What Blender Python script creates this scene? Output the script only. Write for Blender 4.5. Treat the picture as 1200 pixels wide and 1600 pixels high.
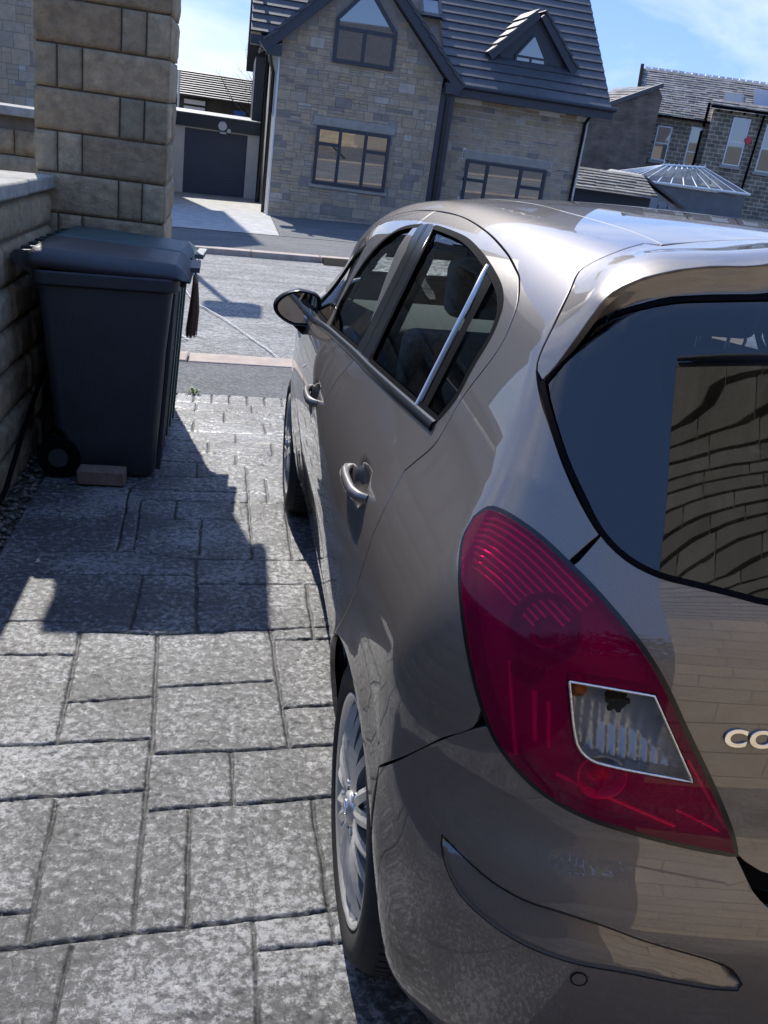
import bpy, bmesh, math, random
import numpy as np
from mathutils import Vector, Matrix
from mathutils.geometry import delaunay_2d_cdt
random.seed(7); RNG = np.random.default_rng(7)
scene = bpy.context.scene
for o in list(bpy.data.objects): bpy.data.objects.remove(o)

# ---------------------------------------------------------------- camera, sky, sun, exposure
# the driveway (and the car, bins and gate pillar on it) falls about 2 degrees; DRIVE turns its frame into the level world
_up = Vector((.03294, -.04142, 1.0)).normalized()
DRIVE = _up.rotation_difference(Vector((0, 0, 1))).to_matrix().to_4x4()
cam_d = bpy.data.cameras.new("camera"); cam = bpy.data.objects.new("camera", cam_d); scene.collection.objects.link(cam)
def _rot(v):
    v = Vector(v); return Matrix.Rotation(v.length, 3, v.normalized())
_W = _rot((.37581, -.16517, .0668)) @ Matrix(((1, 0, 0), (0, 0, -1), (0, 1, 0)))
_R = Matrix((_W[0], -_W[1], -_W[2])).transposed().to_4x4()
cam.matrix_world = DRIVE @ Matrix.Translation((-1.0993, -.79829, 1.55487)) @ _R
cam_d.sensor_fit = 'VERTICAL'; cam_d.sensor_height = 24; cam_d.lens = 24 * 1416.28 / 1600
cam_d.clip_start = .05; cam_d.clip_end = 3000
scene.camera = cam
SUN_DIR = (DRIVE.to_3x3() @ Vector((-.19, 1.0, .97))).normalized()      # towards the sun
sun_d = bpy.data.lights.new("sun", 'SUN'); sun = bpy.data.objects.new("sun", sun_d); scene.collection.objects.link(sun)
sun_d.energy = 2.65; sun_d.angle = math.radians(.5); sun_d.color = (1, .955, .88)
sun.rotation_euler = SUN_DIR.to_track_quat('Z', 'Y').to_euler()
world = bpy.data.worlds.new("World"); scene.world = world; world.use_nodes = True
wt = world.node_tree; wt.nodes.clear()
def wn(t, **k):
    n = wt.nodes.new(t)
    for a, b in k.items(): setattr(n, a, b)
    return n
sky = wn('ShaderNodeTexSky', sky_type='NISHITA', sun_disc=False)
sky.sun_elevation = math.asin(SUN_DIR.z); sky.sun_rotation = math.atan2(SUN_DIR.x, SUN_DIR.y)
sky.altitude = 200; sky.air_density = 1.0; sky.dust_density = .1; sky.ozone_density = 3.5
tc = wn('ShaderNodeTexCoord'); mp = wn('ShaderNodeMapping'); mp.inputs['Scale'].default_value = (1.1, 2.0, 4.5)
mp.inputs['Rotation'].default_value = (0.15, 0, .5)
nz = wn('ShaderNodeTexNoise'); nz.inputs['Scale'].default_value = 1.7; nz.inputs['Detail'].default_value = 9; nz.inputs['Roughness'].default_value = .58; nz.inputs['Distortion'].default_value = .5
cr = wn('ShaderNodeValToRGB'); cr.color_ramp.elements[0].position = .44; cr.color_ramp.elements[1].position = .74
mixc = wn('ShaderNodeMix', data_type='RGBA'); mixc.inputs['B'].default_value = (3.7, 3.85, 4.1, 1)
hs = wn('ShaderNodeHueSaturation'); hs.inputs['Saturation'].default_value = 1.22; hs.inputs['Value'].default_value = .95; hs.inputs['Hue'].default_value = .525
bg = wn('ShaderNodeBackground'); bg.inputs['Strength'].default_value = .15
wo = wn('ShaderNodeOutputWorld'); L = wt.links.new
L(tc.outputs['Generated'], mp.inputs['Vector']); L(mp.outputs['Vector'], nz.inputs['Vector']); L(nz.outputs['Fac'], cr.inputs['Fac'])
L(sky.outputs['Color'], hs.inputs['Color']); mb_ = wn('ShaderNodeMix', data_type='RGBA'); mb_.inputs['Factor'].default_value = .88; mb_.inputs['B'].default_value = (.80, 1.42, 3.0, 1); L(hs.outputs['Color'], mb_.inputs['A']); L(mb_.outputs['Result'], mixc.inputs['A'])
sc_ = wn('ShaderNodeMath', operation='MULTIPLY'); sc_.inputs[1].default_value = .9
sx_ = wn('ShaderNodeSeparateXYZ'); L(tc.outputs['Generated'], sx_.inputs[0]); mr_ = wn('ShaderNodeMapRange'); mr_.inputs['From Min'].default_value = -.1; mr_.inputs['From Max'].default_value = .45; L(sx_.outputs['Y'], mr_.inputs['Value'])
mu_ = wn('ShaderNodeMath', operation='MULTIPLY'); L(cr.outputs['Color'], mu_.inputs[0]); L(mr_.outputs[0], mu_.inputs[1]); L(mu_.outputs[0], sc_.inputs[0]); L(sc_.outputs[0], mixc.inputs['Factor']); L(mixc.outputs['Result'], bg.inputs['Color']); L(bg.outputs[0], wo.inputs['Surface'])
scene.view_settings.view_transform = 'Standard'; scene.view_settings.look = 'None'
scene.view_settings.exposure = 1.2; scene.view_settings.gamma = 1; scene.view_settings.use_curve_mapping = False
scene.render.engine = 'CYCLES'
scene.cycles.max_bounces = 10; scene.cycles.transparent_max_bounces = 16
scene.cycles.caustics_reflective = False; scene.cycles.caustics_refractive = False; scene.cycles.sample_clamp_indirect = 6

# ---------------------------------------------------------------- materials
MATS = {}
def nodes(name):
    m = bpy.data.materials.new(name); m.use_nodes = True; nt = m.node_tree
    return m, nt, nt.nodes['Principled BSDF']
def setp(b, **k):
    al = dict(rough='Roughness', metal='Metallic', coat='Coat Weight', coatr='Coat Roughness', spec='Specular IOR Level', trans='Transmission Weight', ior='IOR', alpha='Alpha')
    for a, v in k.items():
        if a == 'color': b.inputs['Base Color'].default_value = (*v, 1)
        else: b.inputs[al[a]].default_value = v
def simple(name, color, noise=0, nscale=20, bump=0, bscale=60, vcol=False, **k):
    if name in MATS: return MATS[name]
    m, nt, b = nodes(name); setp(b, color=color, **k); lk = nt.links.new
    tcn = nt.nodes.new('ShaderNodeTexCoord')
    src = None
    if vcol:
        at = nt.nodes.new('ShaderNodeAttribute'); at.attribute_name = 'tint'; src = at.outputs['Color']
    if noise or vcol:
        n = nt.nodes.new('ShaderNodeTexNoise'); n.inputs['Scale'].default_value = nscale; n.inputs['Detail'].default_value = 6; n.inputs['Roughness'].default_value = .65
        lk(tcn.outputs['Object'], n.inputs['Vector'])
        r = nt.nodes.new('ShaderNodeMapRange'); r.inputs['From Min'].default_value = .3; r.inputs['From Max'].default_value = .7
        r.inputs['To Min'].default_value = 1 - noise; r.inputs['To Max'].default_value = 1 + noise; lk(n.outputs['Fac'], r.inputs['Value'])
        v = nt.nodes.new('ShaderNodeVectorMath'); v.operation = 'SCALE'
        if src is None: v.inputs[0].default_value = color
        else: lk(src, v.inputs[0])
        lk(r.outputs[0], v.inputs['Scale']); lk(v.outputs[0], b.inputs['Base Color'])
    if bump:
        n2 = nt.nodes.new('ShaderNodeTexNoise'); n2.inputs['Scale'].default_value = bscale; n2.inputs['Detail'].default_value = 8; n2.inputs['Roughness'].default_value = .7
        lk(tcn.outputs['Object'], n2.inputs['Vector']); bp = nt.nodes.new('ShaderNodeBump'); bp.inputs['Strength'].default_value = bump; bp.inputs['Distance'].default_value = .02
        lk(n2.outputs['Fac'], bp.inputs['Height']); lk(bp.outputs[0], b.inputs['Normal'])
    MATS[name] = m; return m
M_stone = simple('stone_blocks', (.3, .25, .18), noise=.32, nscale=14, bump=.85, bscale=48, vcol=True, rough=.9)
M_hstone = simple('house_stone', (.3, .25, .18), noise=.18, nscale=6, bump=.3, bscale=20, vcol=True, rough=.9)
M_mortar = simple('mortar', (.17, .145, .115), noise=.2, nscale=12, bump=.3, rough=.95)
M_hmortar = simple('house_mortar', (.30, .27, .225), noise=.12, nscale=8, rough=.95)
M_coping = simple('coping_stone', (.36, .335, .29), noise=.3, nscale=14, bump=.4, rough=.9)
M_render = simple('cream_render', (.78, .74, .65), noise=.06, nscale=3, bump=.08, rough=.9)
M_anthra = simple('anthracite_frame', (.035, .04, .05), rough=.4, noise=.1, nscale=5)
M_garage = simple('garage_door_paint', (.075, .09, .13), rough=.5, noise=.08, nscale=2)
M_tile = simple('grey_roof_tile', (.075, .075, .08), noise=.25, nscale=5, bump=.2, rough=.55)
M_slate = simple('stone_slate', (.20, .18, .155), noise=.45, nscale=1.6, bump=.4, rough=.85, vcol=True)
M_white = simple('white_plastic', (.72, .73, .74), rough=.35, noise=.04, nscale=3)
M_black = simple('black_rubber', (.005, .005, .006), rough=.8, noise=.1, spec=.05)
M_blackg = simple('gloss_black_trim', (.008, .008, .009), rough=.22)
M_lead = simple('lead_flashing', (.16, .17, .18), rough=.5, noise=.2)
M_red = simple('alarm_red', (.55, .04, .06), rough=.35)
M_concrete = simple('pale_concrete', (.40, .39, .37), noise=.25, nscale=4, bump=.3, bscale=40, rough=.85)
M_kerb = simple('kerb_stone', (.40, .32, .26), noise=.22, nscale=5, bump=.3, bscale=40, rough=.85)
M_wood = simple('weathered_board', (.30, .31, .33), noise=.25, nscale=4, rough=.8)
def glassy(name, tint=(.02, .025, .03), rough=.02):
    if name in MATS: return MATS[name]
    m, nt, b = nodes(name); setp(b, color=tint, rough=rough, spec=1.0, ior=2.0, coat=1.0, coatr=.01); MATS[name] = m; return m
M_wglass = glassy('window_glass')

def asphalt(name, base, wear=.3, sc=1.0):
    m, nt, b = nodes(name); lk = nt.links.new; setp(b, rough=.85)
    t = nt.nodes.new('ShaderNodeTexCoord')
    v = nt.nodes.new('ShaderNodeTexVoronoi'); v.inputs['Scale'].default_value = 70 * sc; lk(t.outputs['Object'], v.inputs['Vector'])
    n = nt.nodes.new('ShaderNodeTexNoise'); n.inputs['Scale'].default_value = 1.3; n.inputs['Detail'].default_value = 8; lk(t.outputs['Object'], n.inputs['Vector'])
    mm = nt.nodes.new('ShaderNodeMapping'); mm.inputs['Scale'].default_value = (.25, 3.5, 1); lk(t.outputs['Object'], mm.inputs['Vector'])
    n3 = nt.nodes.new('ShaderNodeTexNoise'); n3.inputs['Scale'].default_value = 1.1; n3.inputs['Detail'].default_value = 7; lk(mm.outputs[0], n3.inputs['Vector'])
    r = nt.nodes.new('ShaderNodeValToRGB'); r.color_ramp.elements[0].color = (*[c * .55 for c in base], 1); r.color_ramp.elements[1].color = (*[c * 1.6 for c in base], 1)
    sp = nt.nodes.new('ShaderNodeSeparateColor'); lk(v.outputs['Color'], sp.inputs[0]); lk(sp.outputs[0], r.inputs[0])
    x = nt.nodes.new('ShaderNodeMix'); x.data_type = 'RGBA'; x.blend_type = 'MULTIPLY'; x.inputs['Factor'].default_value = 1
    rr = nt.nodes.new('ShaderNodeMapRange'); rr.inputs['From Min'].default_value = .3; rr.inputs['From Max'].default_value = .7; rr.inputs['To Min'].default_value = 1 - wear; rr.inputs['To Max'].default_value = 1 + wear
    ad = nt.nodes.new('ShaderNodeMath'); ad.operation = 'ADD'; lk(n.outputs['Fac'], ad.inputs[0]); lk(n3.outputs['Fac'], ad.inputs[1])
    hf = nt.nodes.new('ShaderNodeMath'); hf.operation = 'MULTIPLY'; hf.inputs[1].default_value = .5; lk(ad.outputs[0], hf.inputs[0]); lk(hf.outputs[0], rr.inputs['Value'])
    cmb = nt.nodes.new('ShaderNodeCombineColor')
    for i in range(3): lk(rr.outputs[0], cmb.inputs[i])
    lk(r.outputs[0], x.inputs['A']); lk(cmb.outputs[0], x.inputs['B']); lk(x.outputs['Result'], b.inputs['Base Color'])
    bp = nt.nodes.new('ShaderNodeBump'); bp.inputs['Strength'].default_value = .9; bp.inputs['Distance'].default_value = .012; lk(v.outputs['Distance'], bp.inputs['Height']); lk(bp.outputs[0], b.inputs['Normal'])
    return m
M_road = asphalt('road_asphalt', (.20, .195, .185), .45, .6)
M_path = asphalt('pavement_asphalt', (.13, .13, .13), .3, 1.2)
def pave_mat():
    m, nt, b = nodes('stamped_concrete'); lk = nt.links.new; N = nt.nodes.new
    t = N('ShaderNodeTexCoord')
    at = N('ShaderNodeAttribute'); at.attribute_name = 'groove'
    n1 = N('ShaderNodeTexNoise'); n1.inputs['Scale'].default_value = 42; n1.inputs['Detail'].default_value = 11; n1.inputs['Roughness'].default_value = .78; lk(t.outputs['Object'], n1.inputs['Vector'])
    n2 = N('ShaderNodeTexNoise'); n2.inputs['Scale'].default_value = 2.6; n2.inputs['Detail'].default_value = 5; lk(t.outputs['Object'], n2.inputs['Vector'])
    vo = N('ShaderNodeTexVoronoi'); vo.feature = 'DISTANCE_TO_EDGE'; vo.inputs['Scale'].default_value = 30
    wv = N('ShaderNodeVectorMath'); wv.operation = 'MULTIPLY_ADD'; wv.inputs[1].default_value = (.05, .05, .05); lk(n1.outputs['Color'], wv.inputs[0]); lk(t.outputs['Object'], wv.inputs[2]); lk(wv.outputs[0], vo.inputs['Vector'])
    ad = N('ShaderNodeMath'); ad.operation = 'MULTIPLY_ADD'; ad.inputs[1].default_value = .40; lk(n2.outputs['Fac'], ad.inputs[0]); lk(n1.outputs['Fac'], ad.inputs[2])
    r = N('ShaderNodeValToRGB'); e = r.color_ramp.elements
    e[0].position = .64; e[0].color = (.055, .055, .056, 1); e[1].position = .785; e[1].color = (.29, .29, .292, 1)  # pale end: flaky concrete tone, with sun glare also put into the colour
    em = e.new(.715); em.color = (.10, .10, .101, 1); lk(ad.outputs[0], r.inputs[0])
    crk = N('ShaderNodeMapRange'); crk.inputs['From Min'].default_value = 0; crk.inputs['From Max'].default_value = .045; crk.inputs['To Min'].default_value = .62; crk.inputs['To Max'].default_value = 1; lk(vo.outputs['Distance'], crk.inputs['Value'])
    mg = N('ShaderNodeMapRange'); mg.inputs['From Min'].default_value = .15; mg.inputs['From Max'].default_value = .7; mg.inputs['To Min'].default_value = 1; mg.inputs['To Max'].default_value = .12; lk(at.outputs['Fac'], mg.inputs['Value'])
    mul = N('ShaderNodeMath'); mul.operation = 'MULTIPLY'; lk(crk.outputs[0], mul.inputs[0]); lk(mg.outputs[0], mul.inputs[1])
    v = N('ShaderNodeVectorMath'); v.operation = 'SCALE'; lk(r.outputs[0], v.inputs[0]); lk(mul.outputs[0], v.inputs['Scale']); lk(v.outputs[0], b.inputs['Base Color'])
    rg = N('ShaderNodeMapRange'); rg.inputs['From Min'].default_value = .6; rg.inputs['From Max'].default_value = .85; rg.inputs['To Min'].default_value = .52; rg.inputs['To Max'].default_value = .24; lk(ad.outputs[0], rg.inputs['Value']); lk(rg.outputs[0], b.inputs['Roughness'])
    n5 = N('ShaderNodeTexNoise'); n5.inputs['Scale'].default_value = 95; n5.inputs['Detail'].default_value = 6; n5.inputs['Roughness'].default_value = .7; lk(t.outputs['Object'], n5.inputs['Vector'])
    hsum = N('ShaderNodeMath'); hsum.operation = 'MULTIPLY_ADD'; hsum.inputs[1].default_value = .5; lk(n5.outputs['Fac'], hsum.inputs[0]); lk(n1.outputs['Fac'], hsum.inputs[2])
    bp = N('ShaderNodeBump'); bp.inputs['Strength'].default_value = .5; bp.inputs['Distance'].default_value = .008; lk(hsum.outputs[0], bp.inputs['Height'])
    bp2 = N('ShaderNodeBump'); bp2.inputs['Strength'].default_value = .35; bp2.inputs['Distance'].default_value = .006; lk(crk.outputs[0], bp2.inputs['Height']); lk(bp.outputs[0], bp2.inputs['Normal']); lk(bp2.outputs[0], b.inputs['Normal'])
    return m
M_pave = pave_mat()

# ---------------------------------------------------------------- helpers
def link(o, parent=None):
    scene.collection.objects.link(o)
    if parent is not None: o.parent = parent
    return o
def tag(o, label, cat, group=None, kind=None):
    if label: o['label'] = label
    if cat: o['category'] = cat
    if group: o['group'] = group
    if kind: o['kind'] = kind
    return o
def thing(name, label, cat, loc=(0, 0, 0), rz=0, group=None, drive=False):
    o = bpy.data.objects.new(name, None); scene.collection.objects.link(o); o.empty_display_size = .2
    m = Matrix.Translation(loc) @ Matrix.Rotation(rz, 4, 'Z')
    o.matrix_world = DRIVE @ m if drive else m
    return tag(o, label, cat, group)
class MB:
    """collects vertices, faces and a tint per face, then makes one mesh object"""
    def __init__(s): s.v = []; s.f = []; s.t = []; s.smooth = []
    def add(s, vs, fs, tint=(1, 1, 1), smooth=False):
        k = len(s.v); s.v += [tuple(v) for v in vs]
        for f in fs: s.f.append(tuple(i + k for i in f)); s.t.append(tint); s.smooth.append(smooth)
    def box(s, lo, hi, tint=(1, 1, 1)):
        (x0, y0, z0), (x1, y1, z1) = lo, hi
        s.add([(x0, y0, z0), (x1, y0, z0), (x1, y1, z0), (x0, y1, z0), (x0, y0, z1), (x1, y0, z1), (x1, y1, z1), (x0, y1, z1)],
              [(0, 3, 2, 1), (4, 5, 6, 7), (0, 1, 5, 4), (1, 2, 6, 5), (2, 3, 7, 6), (3, 0, 4, 7)], tint)
    def prism(s, poly, lo, hi, axis='y', tint=(1, 1, 1)):
        """poly in the two other axes, extruded along axis from lo to hi"""
        def p(a, b, c): return {'y': (a, c, b), 'x': (c, a, b), 'z': (a, b, c)}[axis]
        n = len(poly); vs = [p(a, b, lo) for a, b in poly] + [p(a, b, hi) for a, b in poly]
        s.add(vs, [tuple(range(n)), tuple(range(2 * n - 1, n - 1, -1))] + [(i, i + n, (i + 1) % n + n, (i + 1) % n) for i in range(n)], tint)
    def tube(s, pts, r, n=10, tint=(1, 1, 1), cap=True):
        pts = [Vector(p) for p in pts]; rr = r if isinstance(r, (list, tuple)) else [r] * len(pts); rings = []; vs = []
        up = Vector((0, 0, 1))
        for i, p in enumerate(pts):
            t = (pts[min(i + 1, len(pts) - 1)] - pts[max(i - 1, 0)]).normalized()
            a = t.cross(up); a = a.normalized() if a.length > 1e-3 else t.cross(Vector((1, 0, 0))).normalized(); b = t.cross(a)
            for k in range(n):
                an = 2 * math.pi * k / n; vs.append(p + (a * math.cos(an) + b * math.sin(an)) * rr[i])
        fs = [(i * n + k, i * n + (k + 1) % n, (i + 1) * n + (k + 1) % n, (i + 1) * n + k) for i in range(len(pts) - 1) for k in range(n)]
        s.add(vs, fs, tint, True)
        if cap: s.add([vs[k] for k in range(n)], [tuple(range(n))]); s.add([vs[(len(pts) - 1) * n + k] for k in range(n)], [tuple(range(n))])
    def quad(s, a, b, c, d, tint=(1, 1, 1)): s.add([a, b, c, d], [(0, 1, 2, 3)], tint)
    def cut(s):
        s.parts = getattr(s, 'parts', []) + [(s.v, s.f, s.t, s.smooth)]; s.v = []; s.f = []; s.t = []; s.smooth = []
    def build(s, name, mat, parent=None, bevel=0, fixn=True, seg=2):
        if getattr(s, 'parts', None):            # pieces that stand apart become objects of their own
            if s.f: s.cut()
            ps, s.parts, o = s.parts, None, None
            for s.v, s.f, s.t, s.smooth in ps: o = s.build(name, mat, parent, bevel, fixn, seg)
            return o
        me = bpy.data.meshes.new(name); me.from_pydata(s.v, [], s.f); me.update()
        at = me.attributes.new('tint', 'FLOAT_COLOR', 'FACE'); at.data.foreach_set('color', np.array([(*t, 1) for t in s.t], 'f').ravel())
        me.polygons.foreach_set('use_smooth', s.smooth)
        if fixn:
            bm = bmesh.new(); bm.from_mesh(me); bmesh.ops.recalc_face_normals(bm, faces=bm.faces); bm.to_mesh(me); bm.free()
        me.materials.append(mat); o = bpy.data.objects.new(name, me); link(o, parent)
        if bevel:
            b = o.modifiers.new('bevel', 'BEVEL'); b.width = bevel; b.segments = seg; b.limit_method = 'ANGLE'; b.angle_limit = math.radians(35); b.harden_normals = False
            if seg > 1: me.polygons.foreach_set('use_smooth', [True] * len(me.polygons)); me.set_sharp_from_angle(angle=math.radians(40)) if hasattr(me, 'set_sharp_from_angle') else None
        return o
def grid_obj(name, xs, ys, zfun, mat, parent=None, attr=None, drive=True, kind=None):
    X, Y = np.meshgrid(xs, ys); Z, A = zfun(X, Y); n, m_ = X.shape
    co = np.stack([X, Y, Z], -1).reshape(-1, 3).astype('f')
    i = np.arange((n - 1) * (m_ - 1)); r_, c_ = i // (m_ - 1), i % (m_ - 1); a = r_ * m_ + c_
    q = np.stack([a, a + 1, a + m_ + 1, a + m_], -1).astype('i')
    me = bpy.data.meshes.new(name); me.vertices.add(len(co)); me.vertices.foreach_set('co', co.ravel())
    me.loops.add(q.size); me.loops.foreach_set('vertex_index', q.ravel()); me.polygons.add(len(q)); me.polygons.foreach_set('loop_start', np.arange(len(q)) * 4)
    me.polygons.foreach_set('use_smooth', np.ones(len(q), bool)); me.update(calc_edges=True); me.validate()
    if A is not None:
        at = me.attributes.new(attr, 'FLOAT', 'POINT'); at.data.foreach_set('value', A.ravel().astype('f'))
    me.materials.append(mat); o = bpy.data.objects.new(name, me); link(o, parent)
    if drive: o.matrix_world = DRIVE
    if kind: o['kind'] = kind
    return o
def vnoise(X, Y, sc, seed=0, oct=4):
    """value noise on arrays"""
    out = 0; amp = 1; tot = 0; r = np.random.default_rng(seed)
    for _ in range(oct):
        G = r.random((64, 64)); x = X * sc; y = Y * sc; xi = np.floor(x).astype(int); yi = np.floor(y).astype(int); fx = x - xi; fy = y - yi
        fx = fx * fx * (3 - 2 * fx); fy = fy * fy * (3 - 2 * fy)
        g = lambda a, b: G[a % 64, b % 64]
        out = out + amp * ((g(xi, yi) * (1 - fx) + g(xi + 1, yi) * fx) * (1 - fy) + (g(xi, yi + 1) * (1 - fx) + g(xi + 1, yi + 1) * fx) * fy)
        tot += amp; amp *= .5; sc *= 2.03
    return out / tot
# ================================================================ SETTING: ground sheets (drive frame)
H_J = [[(-1.95,.67),(-1.52,.67),(-1.34,.69),(-1.14,.71),(-1.01,.72),(-.85,.74),(-.5,.76)],[(-1.0,.64),(-.6,.66)],[(-1.95,1.11),(-1.62,1.13),(-1.45,1.15),(-1.27,1.16)],[(-1.26,1.08),(-1.16,1.09),(-1.05,1.1),(-.8,1.12),(-.5,1.13)],[(-1.95,.74),(-1.48,.77)],[(-1.95,1.35),(-1.53,1.36),(-1.28,1.38)],[(-1.27,1.31),(-1.06,1.32),(-.6,1.36)],[(-1.55,1.56),(-1.28,1.59)],[(-1.28,1.64),(-.93,1.68)],[(-.91,1.53),(-.6,1.55)],[(-1.95,1.83),(-1.55,1.83)],[(-1.95,2.05),(-1.58,2.05)],[(-1.57,1.98),(-1.31,1.97),(-.93,2.01),(-.6,2.04)],[(-.93,1.94),(-.6,1.95)],[(-1.95,2.61),(-1.48,2.64),(-1.22,2.58),(-.6,2.6)],[(-1.78,2.42),(-1.2,2.43)],[(-1.2,2.36),(-.6,2.38)],[(-1.48,3.0),(-1.01,3.01)],[(-1.49,3.23),(-1.09,3.22),(-.6,3.25)],[(-1.55,3.36),(-.96,3.36)],[(-1.9,3.4),(-1.55,3.38)],[(-1.43,3.54),(-1.13,3.58),(-.6,3.6)],
 [(-1.5,3.78),(-.6,3.8)],[(-1.3,3.95),(-.6,3.97)],[(-1.95,4.15),(-.6,4.17)],[(-1.5,4.34),(-.6,4.36)],[(-1.95,4.55),(-.6,4.57)],[(-1.95,4.78),(-.6,4.8)],[(-1.95,4.98),(-.5,4.99)]]
V_J = [[(-1.49,1.13),(-1.47,.69)],[(-1.28,1.38),(-1.26,.7)],[(-1.16,1.08),(-1.15,.71)],[(-.85,1.11),(-.84,.65)],[(-1.38,.67),(-1.38,.3)],[(-1.01,.72),(-1.0,.3)],[(-1.56,1.97),(-1.53,1.36)],[(-1.31,1.97),(-1.27,1.31)],[(-.93,2.0),(-.9,1.34)],[(-1.21,2.57),(-1.18,2.0)],[(-.78,2.37),(-.78,1.95)],[(-1.55,3.38),(-1.52,2.65)],[(-1.48,3.19),(-1.46,2.66)],[(-1.0,3.76),(-.98,2.6)],[(-1.06,1.32),(-1.05,1.1)],
 [(-1.32,3.22),(-1.32,3.01)],[(-.82,3.24),(-.82,2.6)],[(-1.2,3.0),(-1.2,2.62)],[(-1.4,2.42),(-1.4,2.0)],[(-.9,3.57),(-.9,3.25)],[(-1.25,3.78),(-1.25,3.55)],[(-1.05,3.97),(-1.05,3.79)],[(-.85,4.16),(-.85,3.97)],[(-1.2,4.16),(-1.2,3.96)],[(-1.05,4.35),(-1.05,4.17)],[(-1.3,4.56),(-1.3,4.35)],[(-.88,4.56),(-.88,4.36)],[(-1.12,4.79),(-1.12,4.57)],[(-.75,4.79),(-.75,4.57)],[(-1.3,4.98),(-1.3,4.79)],[(-.95,4.98),(-.95,4.8)]] + [[(-1.44 + .115 * i, 4.99), (-1.44 + .115 * i, 5.2)] for i in range(9)]
def pave_z(X, Y):
    wob = (vnoise(X, Y, 9, 3, 4) - .5) * .010; wob2 = (vnoise(X, Y, 11, 5, 4) - .5) * .010
    Xw, Yw = X + wob, Y + wob2; D = np.full(X.shape, 9.)
    for l in H_J + V_J:
        for (x0, y0), (x1, y1) in zip(l, l[1:]):
            dx, dy = x1 - x0, y1 - y0; t = np.clip(((Xw - x0) * dx + (Yw - y0) * dy) / (dx * dx + dy * dy), 0, 1)
            D = np.minimum(D, np.hypot(Xw - x0 - t * dx, Yw - y0 - t * dy))
    # far joints outside the traced strip
    out = (X > -.6) | (Y < .3)
    gx = np.minimum(np.abs((X + .6) % .5), .5 - np.abs((X + .6) % .5)); gy = np.minimum(np.abs(Y % .43), .43 - np.abs(Y % .43))
    D = np.where(out, np.minimum(D, np.minimum(gx, gy)), D)
    wid = .0036 + .0020 * vnoise(X, Y, 6, 8, 2); g = np.exp(-(D / wid) ** 2)
    edge = np.exp(-(D / .03) ** 2)
    n = vnoise(X, Y, 5, 1, 5); n2 = vnoise(X + .3 * Y, Y * 1.6, 14, 2, 4); slate = np.abs(n2 - .5) * 2
    Z = (n - .5) * .007 + (n2 - .5) * .0045 - .0035 * np.exp(-(slate / .07) ** 2) * (vnoise(X, Y, 4, 12, 2) > .52) - g * .0095 - edge * .001
    return Z, np.clip(g, 0, 1)
xs = np.concatenate([np.arange(-1.95, -.55, .0048), np.arange(-.55, 3.4, .06)])
ys = np.concatenate([np.arange(-3.2, .38, .06), np.arange(.38, 2.3, .0046), np.arange(2.3, 3.0, .006), np.arange(3.0, 5.2, .009), [5.2]])
paving = grid_obj('driveway', xs, ys, pave_z, M_pave, attr='groove', kind='structure')
def sheet(name, x0, x1, y0, y1, z, mat, nx=2, ny=2, amp=0, kind='structure'):
    return grid_obj(name, np.linspace(x0, x1, nx), np.linspace(y0, y1, ny), lambda X, Y: (np.full(X.shape, float(z)) + amp * (vnoise(X, Y, 1.3, 4) - .5), None), mat, kind=kind)
M_earth = simple('bare_ground', (.16, .15, .11), noise=.3, nscale=.6, rough=.95)
sheet('ground', -700, 700, -400, 1200, -.12, M_earth)
sheet('gravel_bed', -2.1, -1.9, -3.2, 4.64, -.035, simple('soil', (.07, .06, .045), noise=.4, nscale=30, bump=.5, rough=.95), 6, 60, .02)
sheet('pavement', -60, 60, 5.21, 6.16, -.006, M_path, 200, 6, .008)
sheet('road', -60, 60, 6.5, 13.9, -.035, M_road, 160, 24, .02)
sheet('far_pavement', -60, 60, 14.2, 17.4, .02, M_path, 100, 6, .01)
sheet('neighbour_driveway', -4.3, -.25, 17.41, 31.2, .03, M_concrete, 10, 30, .008)
sheet('front_yard', -.24, 14, 17.41, 30, .026, M_path, 4, 4)
sheet('right_yard', 3.5, 40, -3.2, 5.2, -.01, M_path, 4, 4)
sheet('back_yard', -30, 60, -30, -3.25, -.01, M_path, 4, 4)
def kerb_row(name, y0, y1, ztop, x0, x1, step, seed):
    r = random.Random(seed); b = MB(); x = x0
    while x < x1:
        w = step * r.uniform(.9, 1.1); dz = r.uniform(-.004, .004)
        b.box((x, y0 + r.uniform(-.006, .006), -.2), (x + w - .012, y1, ztop + dz), tint=(1, 1, 1)); x += w
    o = b.build(name, M_kerb, bevel=.012); o.matrix_world = DRIVE; o['kind'] = 'structure'; return o
kerb_row('kerb', 6.17, 6.49, .002, -14, 14, .91, 1)
kerb_row('far_kerb', 13.91, 14.19, .05, -14, 14, 1.0, 2)
M_chalk = simple('pale_seam', (.5, .5, .48), noise=.3, nscale=30, rough=.9)
def strip(name, pts, w, z, mat):
    vs = []; b = MB(); r = random.Random(3)
    P = [Vector((x, y, z)) for x, y in pts]; Q = []
    for p, q in zip(P, P[1:]):
        n = max(2, int((q - p).length / .12)); Q += [p.lerp(q, i / n) for i in range(n)]
    Q.append(P[-1])
    for i, p in enumerate(Q):
        t = (Q[min(i + 1, len(Q) - 1)] - Q[max(0, i - 1)]).normalized(); n = Vector((-t.y, t.x, 0)) * w * r.uniform(.6, 1.3) * .5; j = Vector((r.uniform(-.004, .004), 0, 0))
        vs += [p + n + j, p - n + j]
    b.add(vs, [(2 * i, 2 * i + 1, 2 * i + 3, 2 * i + 2) for i in range(len(Q) - 1)])
    o = b.build(name, mat, fixn=False); o.matrix_world = DRIVE; o['kind'] = 'structure'; return o
strip('road_seam', [(-1.95, 11.9), (-1.5, 9.1), (-1.17, 8.2), (-.72, 6.62)], .011, -.012, M_chalk)
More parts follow.
